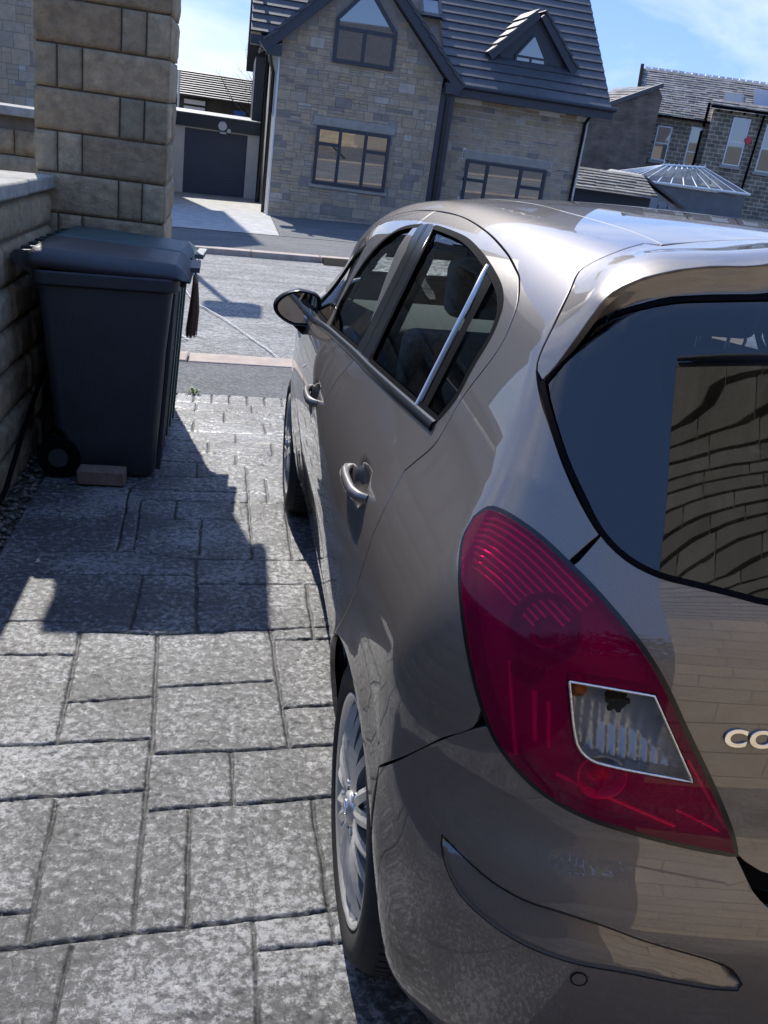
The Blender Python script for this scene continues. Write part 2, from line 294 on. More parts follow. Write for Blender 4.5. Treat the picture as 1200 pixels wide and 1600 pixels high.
strip('road_seam', [(-1.9, 8.3), (-1.6, 7.4), (-1.46, 7.1), (-1.7, 6.9)], .016, -.012, M_chalk)
M_patch = asphalt('road_patch', (.15, .15, .145), .3, 1.0)
sheet('road_patch', -6, -1.52, 5.25, 5.9, .002, M_concrete, 3, 3)

# pebbles beside the wall
gb = MB(); gr = random.Random(11)
for i in range(1500):
    x, y = gr.uniform(-2.08, -1.9), gr.uniform(.3, 4.6); s = gr.uniform(.006, .017); k = gr.uniform(.05, .3)
    vs = []
    for dx, dy, dz in ((1, 0, 0), (-1, 0, 0), (0, 1, 0), (0, -1, 0), (0, 0, .7), (0, 0, -.7)):
        vs.append((x + dx * s * gr.uniform(.7, 1.2), y + dy * s * gr.uniform(.7, 1.2), -.028 + s * .5 + dz * s))
    gb.add(vs, [(0, 2, 4), (2, 1, 4), (1, 3, 4), (3, 0, 4), (2, 0, 5), (1, 2, 5), (3, 1, 5), (0, 3, 5)], (k, k * .93, k * .8))
go = gb.build('gravel', M_stone, fixn=False); go.matrix_world = DRIVE; go['kind'] = 'stuff'; go['label'] = 'brown and grey pebbles along the foot of the stone wall'; go['category'] = 'gravel'

# ---------------------------------------------------------------- rock-faced masonry
def rock_block(mb, o, u, v, n, w, h, prot, seed, tint, res=.022):
    """one rough block: o corner, u/v unit directions in the face, n outwards"""
    nu, nv = max(3, int(w / res)), max(3, int(h / res)); r = np.random.default_rng(seed)
    S, T = np.meshgrid(np.linspace(0, w, nu + 1), np.linspace(0, h, nv + 1))
    ed = np.minimum(np.minimum(S, w - S), np.minimum(T, h - T)); ox, oy = r.random(2) * 50
    bul = 1 - np.exp(-(ed / .009))
    Hh = prot * bul * (.45 + .9 * vnoise(S + ox, T + oy, 7, seed % 97, 4)) + bul * .012 * (np.abs(vnoise(S * .7 + ox, T * 1.5 + oy, 16, seed % 89, 3) - .5) * -2)
    o, u, v, n = map(np.array, (o, u, v, n))
    P = o + S[..., None] * u + T[..., None] * v + Hh[..., None] * n
    vs = P.reshape(-1, 3).tolist(); m = nu + 1
    fs = [(j * m + i, j * m + i + 1, (j + 1) * m + i + 1, (j + 1) * m + i) for j in range(nv) for i in range(nu)]
    k = len(vs); # skirt back into the mortar
    ring = [i for i in range(m)] + [j * m + nu for j in range(1, nv + 1)] + [nv * m + i for i in range(nu - 1, -1, -1)] + [j * m for j in range(nv - 1, 0, -1)]
    vs += [(np.array(vs[i]) - n * .03).tolist() for i in ring]; L_ = len(ring)
    fs += [(ring[(i + 1) % L_], ring[i], k + i, k + (i + 1) % L_) for i in range(L_)]
    if np.dot(np.cross(u, v), n) < 0: fs = [tuple(reversed(f)) for f in fs]
    mb.add(vs, fs, tint, True)
def sandy(r, k=1.0):
    b = r.uniform(.8, 1.2) * k; w = r.uniform(-.02, .03); return (.385 * b + w, .30 * b, .19 * b - w * .4)
def face_wall(mb, o, u, v, n, W, courses, rows, seed, prot=.022, gap=.012, res=.022):
    """courses of blocks over a face of width W; rows is a list of width patterns"""
    z = 0; r = random.Random(seed); c = 0
    for h in courses:
        pat = rows[c % len(rows)]; c += 1; tot = sum(pat); x = 0
        reps = pat if tot >= W * .97 else pat * (int(W / tot) + 1)
        for w in reps:
            if x >= W - .02: break
            ww = min(w, W - x)
            if ww > .03:
                oo = Vector(o) + Vector(u) * (x + gap / 2) + Vector(v) * (z + gap / 2)
                rock_block(mb, oo, u, v, n, ww - gap, h - gap, prot, r.randrange(99999), sandy(r), res)
            x += ww
        z += h
def lvl(o, p):                 # stand a level thing at a point of the sloping drive
    o.matrix_world = Matrix.Translation((DRIVE @ Vector(p)))
    return o
# gate pillar
t = thing('gate_pillar', 'broad rock-faced tan stone gate pillar standing behind the wheelie bins', 'pillar'); lvl(t, (-2.2, 4.63, 0))
b = MB(); Wd, Dp, Hs_ = .675, .64, 2.38
b.box((.012, .012, -.3), (Wd - .012, Dp - .012, Hs_ - .003)); b.build('core', M_mortar, t)
b = MB(); crs = [.2] + [.207] * 11; rowsA = [[.43, .125, .12], [.115, .125, .435]]
zc = -.105
for (o, u, n, W, rw) in (((0, 0, zc), (1, 0, 0), (0, -1, 0), Wd, rowsA), ((Wd, 0, zc), (0, 1, 0), (1, 0, 0), Dp, [[.3, .34], [.2, .44]]), ((Wd, Dp, zc), (-1, 0, 0), (0, 1, 0), Wd, [[.4, .335]]), ((0, Dp, zc), (0, -1, 0), (-1, 0, 0), Dp, [[.3, .34]])):
    face_wall(b, o, u, (0, 0, 1), n, W, crs, rw, 5 if n[1] < 0 else 9, prot=.011, gap=.009, res=.016 if n[1] < 0 else .03)
b.build('stone_blocks', M_stone, t, fixn=False)
b = MB(); b.box((-.045, -.045, Hs_), (Wd + .045, Dp + .045, Hs_ + .07)); cx, cy = Wd / 2, Dp / 2
b.add([(-.045, -.045, Hs_ + .071), (Wd + .045, -.045, Hs_ + .071), (Wd + .045, Dp + .045, Hs_ + .071), (-.045, Dp + .045, Hs_ + .071), (cx, cy, Hs_ + .13)], [(0, 1, 4), (1, 2, 4), (2, 3, 4), (3, 0, 4)])
b.build('cap', M_coping, t, bevel=.008)
b = MB(); R_ = .085; rings = []
vs = [(cx + R_ * math.sin(a) * math.cos(p), cy + R_ * math.sin(a) * math.sin(p), Hs_ + .19 - R_ * math.cos(a)) for a in [math.pi * i / 10 for i in range(11)] for p in [2 * math.pi * j / 16 for j in range(16)]]
b.add(vs, [(i * 16 + j, i * 16 + (j + 1) % 16, (i + 1) * 16 + (j + 1) % 16, (i + 1) * 16 + j) for i in range(10) for j in range(16)], smooth=True)
b.build('ball_finial', M_coping, t)
# low boundary wall
t = thing('boundary_wall', 'low tan stone boundary wall with pale flat coping beside the bins', 'wall', (0, 0, 0), drive=True)
b = MB(); b.box((-2.42, -6.98, -.3), (-2.105, 4.6, 1.24)); b.build('core', M_mortar, t)
b = MB(); face_wall(b, (-2.1, -.6, -.06), (0, -1, 0), (0, 0, 1), (1, 0, 0), 6.4, [.19, .175, .2, .185, .18, .19, .17], [[.36, .22, .42], [.24, .38, .3, .2], [.46, .3]], 22, prot=.02, res=.07)
face_wall(b, (-2.1, 4.6, -.06), (0, -1, 0), (0, 0, 1), (1, 0, 0), 5.2, [.19, .175, .2, .185, .18, .19, .17], [[.36, .22, .42], [.24, .38, .3, .2], [.46, .3], [.2, .4, .33]], 21, prot=.026, res=.026)
b.build('stone_blocks', M_stone, t, fixn=False)
b = MB(); y = -6.9; rr = random.Random(4)
while y < 4.55:
    w = min(rr.uniform(.7, .95), 4.6 - y); b.box((-2.47, y + .004, 1.245 + rr.uniform(-.003, .003)), (-2.055, y + w - .004, 1.315)); y += w
b.build('coping', M_coping, t, bevel=.012)
# hose at the wall foot
b = MB(); b.tube([(-2.04, 1.0, .02), (-2.05, 2.6, .02), (-2.045, 3.1, .06), (-2.05, 3.5, .2), (-2.05, 3.9, .33), (-2.055, 4.3, .4), (-2.06, 4.6, .42)], .012, 8)
o = b.build('hose', M_black); o.matrix_world = DRIVE; tag(o, 'thin black hose running along the foot of the boundary wall', 'hose')

# ---------------------------------------------------------------- houses (level world frame)
def inpoly(p, poly):
    x, y = p; c = False
    for (x0, y0), (x1, y1) in zip(poly, poly[1:] + poly[:1]):
        if (y0 > y) != (y1 > y) and x < (x1 - x0) * (y - y0) / (y1 - y0) + x0: c = not c
    return c
def ashlar(mb, poly, holes, y, seed, unit=.075, prot=.014, cols=None, xr=None, along='x', thick=.02):
    """random coursed stone on the plane y = const, inside poly, outside the hole rectangles (x0,x1,z0,z1)"""
    r = random.Random(seed); x0, x1 = min(p[0] for p in poly), max(p[0] for p in poly); z0, z1 = min(p[1] for p in poly), max(p[1] for p in poly); g = .006
    def put(a, b_, c, d):
        for hx0, hx1, hz0, hz1 in holes:
            if a < hx1 and b_ > hx0 and c < hz1 and d > hz0:
                if a < hx0 - .05: b_ = hx0
                elif b_ > hx1 + .05: a = hx1
                elif c < hz0 - .03: d = hz0
                elif d > hz1 + .03: c = hz1
                else: return
        if not all(inpoly(q, poly) for q in ((a + .02, c + .02), (b_ - .02, c + .02), (a + .02, d - .02), (b_ - .02, d - .02))): return
        k = r.random()
        if k < .05: t_ = (.48, .41, .31)
        elif k < .15: t_ = (.27, .225, .175)
        else:
            s = r.uniform(.88, 1.08); w = r.uniform(-.02, .02); t_ = (.43 * s + w, .325 * s, .215 * s - w)
        if cols: t_ = cols(r, t_)
        p = prot * r.uniform(.4, 1)
        if along == 'x': mb.box((a + g, y - p, c + g), (b_ - g, y + thick, d - g), t_)
        else: mb.box((y - thick, a + g, c + g), (y + p, b_ - g, d - g), t_)
    z = z0
    while z < z1:
        hrow = unit * r.choice([2, 3, 3]); x = x0
        while x < x1:
            w = r.uniform(1.2, 3.6) * unit * 1.6; m = r.random(); xe = min(x + w, x1)
            if m < .35 or hrow < unit * 2.5 and m < .6: put(x, xe, z, z + hrow)
            elif m < .75:
                s = hrow * r.choice([.34, .5, .66]); put(x, xe, z, z + s); xm = x + (xe - x) * r.uniform(.35, .65)
                if xe - x > .3: put(x, xm, z + s, z + hrow); put(xm, xe, z + s, z + hrow)
                else: put(x, xe, z + s, z + hrow)
            else:
                for i in range(3): put(x, xe, z + hrow * i / 3, z + hrow * (i + 1) / 3)
            x = xe
        z += hrow
def window(parent, x0, x1, z0, z1, y, mat, bars=(), hbars=(), fw=.06, depth=.05, name='window', poly=None, glassmat=None):
    """framed window: frame mesh with mullions, pane as sub-part"""
    b = MB(); pl = poly or [(x0, z0), (x1, z0), (x1, z1), (x0, z1)]
    cx = sum(p[0] for p in pl) / len(pl); cz = sum(p[1] for p in pl) / len(pl); n = len(pl)
    for i in range(n):
        (ax, az), (bx, bz) = pl[i], pl[(i + 1) % n]; d = Vector((bx - ax, bz - az)).normalized(); nn = Vector((-d.y, d.x))
        if nn.dot(Vector((cx - ax, cz - az))) < 0: nn = -nn
        q = [(ax - d.x * .0, az - d.y * .0), (bx, bz), (bx + nn.x * fw - d.x * fw * .5, bz + nn.y * fw - d.y * fw * .5), (ax + nn.x * fw + d.x * fw * .5, az + nn.y * fw + d.y * fw * .5)]
        b.prism(q, y - depth + .001 * i, y + .03 + .001 * i)
    for xx, za, zb in bars: b.box((xx - fw / 2, y - depth + .006, za), (xx + fw / 2, y + .03, zb))
    for zz, xa, xb in hbars: b.box((xa, y - depth + .008, zz - fw / 2), (xb, y + .032, zz + fw / 2))
    f = b.build(name, mat, parent)
    g = MB(); g.add([(px, y - .005, pz) for px, pz in pl], [tuple(range(n))]); g.build('pane', glassmat or M_wglass, f)
    return f
def tile_roof(mb, x0, x1, y0, z0, pitch, length, row=.33, th=.03, dirn=(0, 1), clip=None, tint=(1, 1, 1)):
    """courses rising from (y0,z0) backwards: each course a slab whose lower edge stands proud"""
    c, s = math.cos(pitch), math.sin(pitch); n = int(length / row)
    for i in range(n):
        a = i * row; e = a + row + .03
        xa, xb = (x0, x1) if clip is None else clip(a)
        if xb - xa < .05: continue
        def P(x, d, h): return (x, y0 + d * c - h * s, z0 + d * s + h * c)
        mb.add([P(xa, a, th * 1.6), P(xb, a, th * 1.6), P(xb, e, th * .55), P(xa, e, th * .55), P(xa, a, .0), P(xb, a, .0), P(xb, e, -.02), P(xa, e, -.02)],
               [(0, 1, 2, 3), (7, 6, 5, 4), (0, 4, 5, 1), (3, 2, 6, 7), (0, 3, 7, 4), (1, 5, 6, 2)], tint)
# --- the stone house across the road
H = thing('stone_house', 'new tan stone house with dark gabled tile roof and dormer across the road', 'house', (0, 0, 0))
gz = -1.5
gpoly = [(-.28, gz), (3.62, gz), (3.62, 2.72), (1.62, 4.72), (-.28, 2.98)]
b = MB(); b.prism(gpoly, 23.02, 24.2); b.build('wall', M_hmortar, H)
b = MB(); wh = (.72, 2.53, -.05, 1.27); gh = (.9, 2.38, 2.68, 4.6)
ashlar(b, gpoly, [(.60, 2.65, 1.27, 1.5), wh, (.62, 2.63, -.15, -.05), gh], 23.02, 3)
ashlar(b, [(4.0, gz), (7.62, gz), (7.62, 2.4), (4.0, 2.4)], [(4.5, 6.9, .98, 1.2), (4.62, 6.78, -.1, .98), (4.55, 6.85, -.2, -.1)], 23.52, 8)
b.build('stone_facing', M_hstone, H)
b = MB(); b.box((3.64, 23.525, gz), (7.65, 31.2, 2.42)); b.cut(); b.box((-.34, 24.21, gz), (3.63, 36, 2.9)); b.build('side_wall', M_render, H)
b = MB(); b.box((.62, 23.0, 1.28), (2.63, 23.1, 1.49), (.36, .32, .26)); b.cut(); b.box((.64, 22.97, -.14), (2.61, 23.1, -.055), (.36, .32, .26)); b.cut(); b.box((4.52, 23.5, .99), (6.88, 23.6, 1.19), (.36, .32, .26)); b.cut(); b.box((4.57, 23.47, -.19), (6.83, 23.6, -.105), (.36, .32, .26)); b.build('lintel', M_hstone, H, bevel=.01)
# recess between the wings (filled by one dark strip, and drainpipes)
b = MB(); b.box((3.625, 23.0, gz), (3.97, 23.54, 2.5)); b.build('dark_strip', M_anthra, H)
window(H, .72, 2.53, -.05, 1.27, 23.0, M_anthra, bars=[(1.3, 0, 1.25), (1.93, 0, 1.25)], hbars=[(.88, .72, 1.27), (.84, 1.93, 2.5)], fw=.075)
window(H, 4.62, 6.78, -.1, .98, 23.5, M_anthra, bars=[(5.2, -.1, .98), (6.1, -.1, .98)], hbars=[(.5, 4.62, 5.2), (.5, 6.1, 6.78)], fw=.08)
window(H, 0, 0, 0, 0, 23.0, M_anthra, poly=[(.92, 2.69), (2.37, 2.69), (2.37, 3.50), (1.68, 4.3), (1.55, 4.3), (.92, 3.62)], bars=[(1.62, 2.7, 3.42)], hbars=[(3.42, .92, 2.37)], fw=.085)
# barge boards of the gable and its roof
b = MB()
def slab(b, p, q, w, y0, y1):
    p, q = Vector(p), Vector(q); d = (q - p).normalized(); n = Vector((-d.y, d.x)) * w
    b.prism([tuple(p), tuple(q), tuple(q + n), tuple(p + n)], y0, y1)
slab(b, (-.62, 2.66), (1.62, 4.74), .27, 22.7, 22.98); b.cut(); slab(b, (1.62, 4.735), (3.95, 2.42), .27, 22.704, 22.976)
b.cut(); b.box((-.62, 22.71, 2.62), (-.28, 22.97, 2.86)); b.cut(); b.box((3.66, 22.71, 2.38), (3.98, 22.97, 2.62))
b.build('bargeboard', M_anthra, H)
b = MB()
for sx, (ex, ez), ang in ((1, (-.66, 2.88), math.atan2(2.08, 2.24)), (-1, (4.02, 2.6), math.atan2(2.315, 2.33))):
    L_ = 3.2
    if sx < 0: b.cut()
    for i in range(10):
        a = i * .32; e = a + .36
        def P(d, yy, h): return (ex + sx * (d * math.cos(ang) - h * math.sin(ang)), yy, ez + d * math.sin(ang) + h * math.cos(ang))
        b.add([P(a, 22.66, .09), P(a, 29.5, .09), P(e, 29.5, .05), P(e, 22.66, .05), P(a, 22.66, .04), P(a, 29.5, .04), P(e, 29.5, .0), P(e, 22.66, .0)],
              [(0, 1, 2, 3), (7, 6, 5, 4), (0, 4, 5, 1), (3, 2, 6, 7), (0, 3, 7, 4), (1, 5, 6, 2)])
b.build('gable_roof', M_tile, H)
PIT = math.radians(39.5)
b = MB(); tile_roof(b, 3.72, 8.02, 23.15, 2.62, PIT, 9.3); b.cut(); tile_roof(b, -1.0, 1.2, 23.75, 3.1, PIT, 8.4)
rf = b.build('roof', M_tile, H)
b = MB(); c_, s_ = math.cos(PIT), math.sin(PIT)
b.add([(-1, 23.8, 3.05), (8, 23.3, 2.6), (8, 30.4, 8.6), (-1, 30.4, 8.6)], [(0, 1, 2, 3)]); b.add([(-1, 30.4, 8.6), (8, 30.4, 8.6), (8, 37, 2.6), (-1, 37, 2.6)], [(0, 1, 2, 3)]); b.prism([(31.2, -1.5), (36.6, -1.5), (36.6, 2.9), (31.2, 2.9)], -.74, 7.64, 'x')
b.build('roof_underlay', M_tile, rf, fixn=False)
b = MB(); b.box((3.66, 23.02, 2.36), (8.05, 23.5, 2.6)); b.tube([(3.68, 22.98, 2.6), (8.1, 22.98, 2.6)], .06, 10); b.cut(); b.box((-1.0, 23.6, 2.84), (-.3, 24.2, 3.04)); b.build('fascia', M_anthra, H)
b = MB(); b.prism([(2.42, 23.3), (2.42, 31), (8.5, 30.4)], 7.5, 7.62, 'x'); b.build('gable_end', M_hmortar, H) if False else None
b = MB(); b.tube([(7.55, 23.2, 2.4), (7.52, 23.42, 2.2), (7.52, 23.42, -1.4)], .045, 10); b.cut(); b.tube([(3.8, 22.95, 2.3), (3.8, 22.95, -1.4)], .045, 10); b.cut()
b.tube([(-.55, 22.9, 2.72), (-.5, 23.3, 2.5), (-.40, 23.9, 2.3), (-.40, 23.92, -1.4)], .045, 10); b.build('drainpipe', M_blackg, H)
b = MB(); b.tube([(-.45, 28.2, 3.0), (-.45, 28.2, -1.4)], .07, 10); b.cut(); b.tube([(-.85, 23.9, 4.6), (-.62, 26, 3.2), (-.45, 28.2, 2.9)], .05, 10); b.build('soil_pipe', M_blackg, H)
b = MB(); b.box((-.33, 23.03, gz), (-.285, 24.3, 2.9)); b.build('corner_bead', M_render, H)
# dormer
D = MB(); D.prism([(5.2, 3.0), (6.86, 3.0), (6.86, 3.55), (6.03, 4.45), (5.2, 3.55)], 24.12, 26.6); dm = D.build('dormer', M_anthra, H)
b = MB(); slab(b, (4.98, 3.34), (6.03, 4.44), .2, 23.92, 24.1); b.cut(); slab(b, (6.03, 4.437), (7.08, 3.3), .2, 23.924, 24.096); b.build('dormer_bargeboard', M_anthra, dm)
b = MB()
for sx in (1, -1):
    for i in range(5):
        a = i * .31; e = a + .34; ang = math.atan2(1.1, 1.05)
        def P(d, yy, h): return (6.03 + sx * (-1.13 + d * math.cos(ang) - h * math.sin(ang)), yy, 3.42 + d * math.sin(ang) + h * math.cos(ang))
        b.add([P(a, 23.88, .12), P(a, 26.8, .12), P(e, 26.8, .07), P(e, 23.88, .07), P(a, 23.88, .06), P(a, 26.8, .06), P(e, 26.8, .03), P(e, 23.88, .03)],
              [(0, 1, 2, 3), (7, 6, 5, 4), (0, 4, 5, 1), (3, 2, 6, 7), (0, 3, 7, 4), (1, 5, 6, 2)])
b.build('dormer_tiles', M_tile, dm)
window(dm, 0, 0, 0, 0, 24.1, M_anthra, poly=[(5.58, 3.12), (6.42, 3.12), (6.42, 3.55), (6.06, 4.05), (5.96, 4.05), (5.58, 3.55)], bars=[(6.0, 3.12, 3.52)], hbars=[(3.53, 5.58, 6.42)], fw=.05, name='dormer_window')
# skylight in the roof plane
def rp(x, z, h=.0):   # point on the main roof plane at height z
    d = (z - 2.62) / s_; return (x, 23.15 + d * c_ - h * s_, z + h * c_)
b = MB()
for (xa, xb, za, zb) in ((3.18, 3.26, 4.08, 4.55), (3.66, 3.74, 4.08, 4.55), (3.18, 3.74, 4.05, 4.13), (3.18, 3.74, 4.5, 4.58)):
    b.add([rp(xa, za, .06), rp(xb, za, .06), rp(xb, zb, .06), rp(xa, zb, .06), rp(xa, za, .14), rp(xb, za, .14), rp(xb, zb, .14), rp(xa, zb, .14)], [(0, 3, 2, 1), (4, 5, 6, 7), (0, 1, 5, 4), (1, 2, 6, 5), (2, 3, 7, 6), (3, 0, 4, 7)])
sk = b.build('skylight', M_anthra, H); b = MB(); b.quad(rp(3.26, 4.13, .11), rp(3.66, 4.13, .11), rp(3.66, 4.5, .11), rp(3.26, 4.5, .11)); b.build('pane', M_wglass, sk)
# --- garage beside it
G = thing('garage', 'cream rendered garage with a dark blue sectional door and a flat parapet', 'garage')
b = MB(); b.box((-4.6, 30.0, -2.2), (-2.75, 36, .64)); b.cut(); b.box((-.84, 30.0, -2.2), (-.3, 36, .64)); b.cut(); b.box((-2.749, 30.0, .60), (-.841, 36, .64)); b.build('wall', M_render, G)
b = MB(); b.box((-4.65, 29.9, .645), (-.25, 36.1, 1.0)); b.build('parapet', M_anthra, G)
b = MB(); b.box((-4.68, 29.86, 1.003), (-.22, 36.15, 1.04)); b.build('capping', M_lead, G)
b = MB()
for i in range(24):
    z = -1.62 + i * .0925; b.box((-2.748, 30.1, z), (-.842, 30.16, z + .085))
b.box((-2.748, 30.12, -2), (-.842, 30.2, .6)); b.build('door', M_garage, G)
b = MB(); b.tube([(-1.62, 29.94, .78), (-1.62, 29.80, .78)], [.14, .13], 18); b.tube([(-1.42, 29.94, .68), (-1.42, 29.84, .66)], .06, 12); b.box((-1.7, 29.84, .56), (-1.5, 29.95, .62)); b.build('wall_lamp', M_white, G, bevel=.01)
# --- long tiled building behind the garage
B = thing('long_tiled_building', 'long low building with grey tiled roof seen above the garage', 'building')
b = MB(); b.box((-9, 38.3, -3), (6, 44, 1.5)); b.build('wall', simple('dark_stone_wall', (.09, .085, .075), noise=.35, nscale=3, rough=.9), B)
b = MB(); tile_roof(b, -9.2, 6.2, 38.0, 1.46, math.radians(22), 2.6, row=.22, th=.05); b.build('roof', M_tile, B)
b = MB(); b.box((-3.25, 38.15, .9), (-2.45, 38.31, 1.12)); b.cut(); b.box((-3.25, 38.15, 1.2), (-2.45, 38.31, 1.36)); b.cut(); b.box((-1.6, 38.15, .75), (-1.1, 38.31, 1.0)); b.build('window', M_white, B)
b = MB(); b.box((-1.35, 38.1, 1.02), (-.9, 38.31, 1.2)); b.build('blue_panel', simple('blue_paint', (.05, .14, .5), rough=.5), B)
b = MB(); b.tube([(-3.45, 37.9, -1), (-3.45, 37.9, 2.3)], .045, 8); b.build('drainpipe', M_white, B)
# --- small bare tree
def branch(mb, p, d, l, r, depth, rnd, tips=None):
    n = 4; pts = [p]; q = p.copy(); dd = d.copy()
    for i in range(n):
        dd = (dd + Vector((rnd.uniform(-1, 1), rnd.uniform(-1, 1), rnd.uniform(-.5, .8))) * .16).normalized(); q = q + dd * l / n; pts.append(q.copy())
    mb.tube(pts, [r * (1 - .55 * i / n) for i in range(n + 1)], 5 if depth > 1 else 4, cap=False)
    if depth == 0:
        if tips is not None: tips.append(q.copy())
        return
    for k in range(rnd.choice([2, 3, 3])):
        s = pts[rnd.choice([2, 3, 4])]; nd = (dd + Vector((rnd.uniform(-1, 1), rnd.uniform(-1, 1), rnd.uniform(-.4, .8))) * .8).normalized(); branch(mb, s, nd, l * rnd.uniform(.55, .8), r * .5, depth - 1, rnd, tips)
M_bark = simple('bark', (.10, .085, .065), noise=.3, nscale=20, rough=.9)
T = thing('bare_tree', 'small bare twiggy tree standing behind the garage', 'tree', (-.95, 36.9, -2)); rnd = random.Random(5); tb = MB(); tb.tube([(0, 0, 0), (.02, 0, 1.2), (0, .05, 2.2)], [.09, .07, .055], 8); tb.build('trunk', M_bark, T)
tb = MB()
for k in range(7): branch(tb, Vector((0, .04, 1.6 + k * .12)), Vector((rnd.uniform(-1, 1), rnd.uniform(-.6, .6), 1.1)).normalized(), 1.5, .032, 4, rnd)
tb.build('crown', M_bark, T)
# --- tall house on the left (mostly behind the pillar; it throws the long shadow on the road)
N_ = thing('tall_house', 'tall old stone house across the road, half hidden behind the gate pillar', 'house')
b = MB(); b.box((-14, 23.5, -2.5), (-3.62, 32.2, 7.6)); b.prism([(23.5, 7.601), (32.2, 7.601), (28.6, 10.9)], -14, -3.6, 'x'); b.build('wall', M_hmortar, N_)
b = MB(); ashlar(b, [(-9.5, -2), (-3.62, -2), (-3.62, 6), (-9.5, 6)], [(-8.0, -6.75, .9, 2.35)], 23.5, 31, unit=.11); b.build('stone_facing', M_hstone, N_)
window(N_, -7.95, -6.8, .95, 2.3, 23.47, M_white, bars=[(-7.4, .95, 2.3)], hbars=[(1.6, -7.95, -6.8)], fw=.08)
b = MB(); b.add([(-14.2, 23.2, 7.5), (-3.4, 23.2, 7.5), (-3.4, 28.6, 11.1), (-14.2, 28.6, 11.1), (-3.4, 32.5, 7.5), (-14.2, 32.5, 7.5)], [(0, 1, 2, 3), (3, 2, 4, 5)]); b.build('roof', M_tile, N_)
# --- dark garden wall left of the pillar
W_ = thing('garden_wall', 'dark rough garden wall seen through the gap left of the gate pillar', 'wall')
b = MB(); b.box((-9, 7.6, -1), (-2.3, 7.95, 1.2)); b.build('core', M_mortar, W_)
b = MB(); face_wall(b, (-6, 7.58, -.5), (1, 0, 0), (0, 0, 1), (0, -1, 0), 3.7, [.2] * 8, [[.42, .3], [.28, .45, .2]], 77, prot=.03, res=.05); b.build('stone_blocks', M_stone, W_, fixn=False)
b = MB(); b.box((-9, 7.5, 1.2), (-2.25, 8.02, 1.27)); b.build('coping', M_coping, W_, bevel=.01)
# --- street lamp on the far pavement, behind the pillar: its shadow lies on the road
S_ = thing('street_lamp', 'grey street lamp on the far pavement, hidden behind the gate pillar', 'street lamp'); lvl(S_, (-2.32, 14.8, 0))
b = MB(); b.tube([(0, 0, -.3), (0, 0, 1.2), (0, 0, 5.2)], [.07, .06, .045], 12); b.build('post', M_lead, S_)
b = MB(); b.prism([(-.26, 5.2), (.26, 5.2), (.32, 5.32), (.2, 5.75), (-.2, 5.75), (-.32, 5.32)], -.2, .2); b.build('lamp_head', M_lead, S_, bevel=.03)

# --- old terrace on the right
def brick_mat(name, c1, c2, mort, sc, bw=.5, rh=.25, ms=.02, bump=.6):
    m, nt, b_ = nodes(name); lk = nt.links.new; setp(b_, rough=.9); t_ = nt.nodes.new('ShaderNodeTexCoord')
    mp_ = nt.nodes.new('ShaderNodeMapping'); mp_.inputs['Rotation'].default_value = (math.radians(90), 0, 0); lk(t_.outputs['Object'], mp_.inputs['Vector'])
    wn_ = nt.nodes.new('ShaderNodeTexNoise'); wn_.inputs['Scale'].default_value = 3; lk(t_.outputs['Object'], wn_.inputs['Vector'])
    va = nt.nodes.new('ShaderNodeVectorMath'); va.operation = 'MULTIPLY_ADD'; va.inputs[1].default_value = (.03, .03, .03); lk(wn_.outputs['Color'], va.inputs[0]); lk(mp_.outputs[0], va.inputs[2])
    br = nt.nodes.new('ShaderNodeTexBrick'); br.inputs['Scale'].default_value = sc; br.inputs['Brick Width'].default_value = bw; br.inputs['Row Height'].default_value = rh; br.inputs['Mortar Size'].default_value = ms
    br.inputs['Color1'].default_value = (*c1, 1); br.inputs['Color2'].default_value = (*c2, 1); br.inputs['Mortar'].default_value = (*mort, 1); br.inputs['Bias'].default_value = 0
    lk(va.outputs[0], br.inputs['Vector']); ns = nt.nodes.new('ShaderNodeTexNoise'); ns.inputs['Scale'].default_value = 1.2; ns.inputs['Detail'].default_value = 8; lk(t_.outputs['Object'], ns.inputs['Vector'])
    rr_ = nt.nodes.new('ShaderNodeMapRange'); rr_.inputs['From Min'].default_value = .3; rr_.inputs['From Max'].default_value = .7; rr_.inputs['To Min'].default_value = .65; rr_.inputs['To Max'].default_value = 1.35; lk(ns.outputs['Fac'], rr_.inputs['Value'])
    vs = nt.nodes.new('ShaderNodeVectorMath'); vs.operation = 'SCALE'; lk(br.outputs['Color'], vs.inputs[0]); lk(rr_.outputs[0], vs.inputs['Scale']); lk(vs.outputs[0], b_.inputs['Base Color'])
    bp_ = nt.nodes.new('ShaderNodeBump'); bp_.invert = True; bp_.inputs['Strength'].default_value = bump; bp_.inputs['Distance'].default_value = .03; lk(br.outputs['Fac'], bp_.inputs['Height']); lk(bp_.outputs[0], b_.inputs['Normal'])
    return m
M_grit = brick_mat('gritstone_courses', (.15, .12, .085), (.23, .185, .13), (.42, .37, .29), 1, .55, .26, .028)
M_brown = brick_mat('brown_stone_gable', (.13, .10, .08), (.18, .14, .11), (.12, .10, .085), 1, .5, .17, .012, .4)
k = 1.68
def sz(s): return s * k
def zz(z): return 1.55 + (z - 1.55) * k
T_ = thing('terrace_house', 'old gritstone terrace house with sash windows and stone slate roof on the far right', 'house', ((14.08 + 1.15) * k - 1.15, (36 + .73) * k - .73, 0), math.radians(-20))
w1 = sz(2.72)
b = MB(); b.box((0, 0, -6), (w1, 7, zz(3.2))); b.prism([(0, zz(3.2) + .001), (14, zz(3.2) + .001), (14, zz(5.35)), (4.2, zz(5.0))], 1.2, 7.2) if False else b.box((w1, .9, -6), (14, 7, zz(3.5))); b.box((w1 + .002, -.8, -6), (14, .899, zz(3.70))); b.build('wall', M_grit, T_)
b = MB(); pr = math.radians(33)
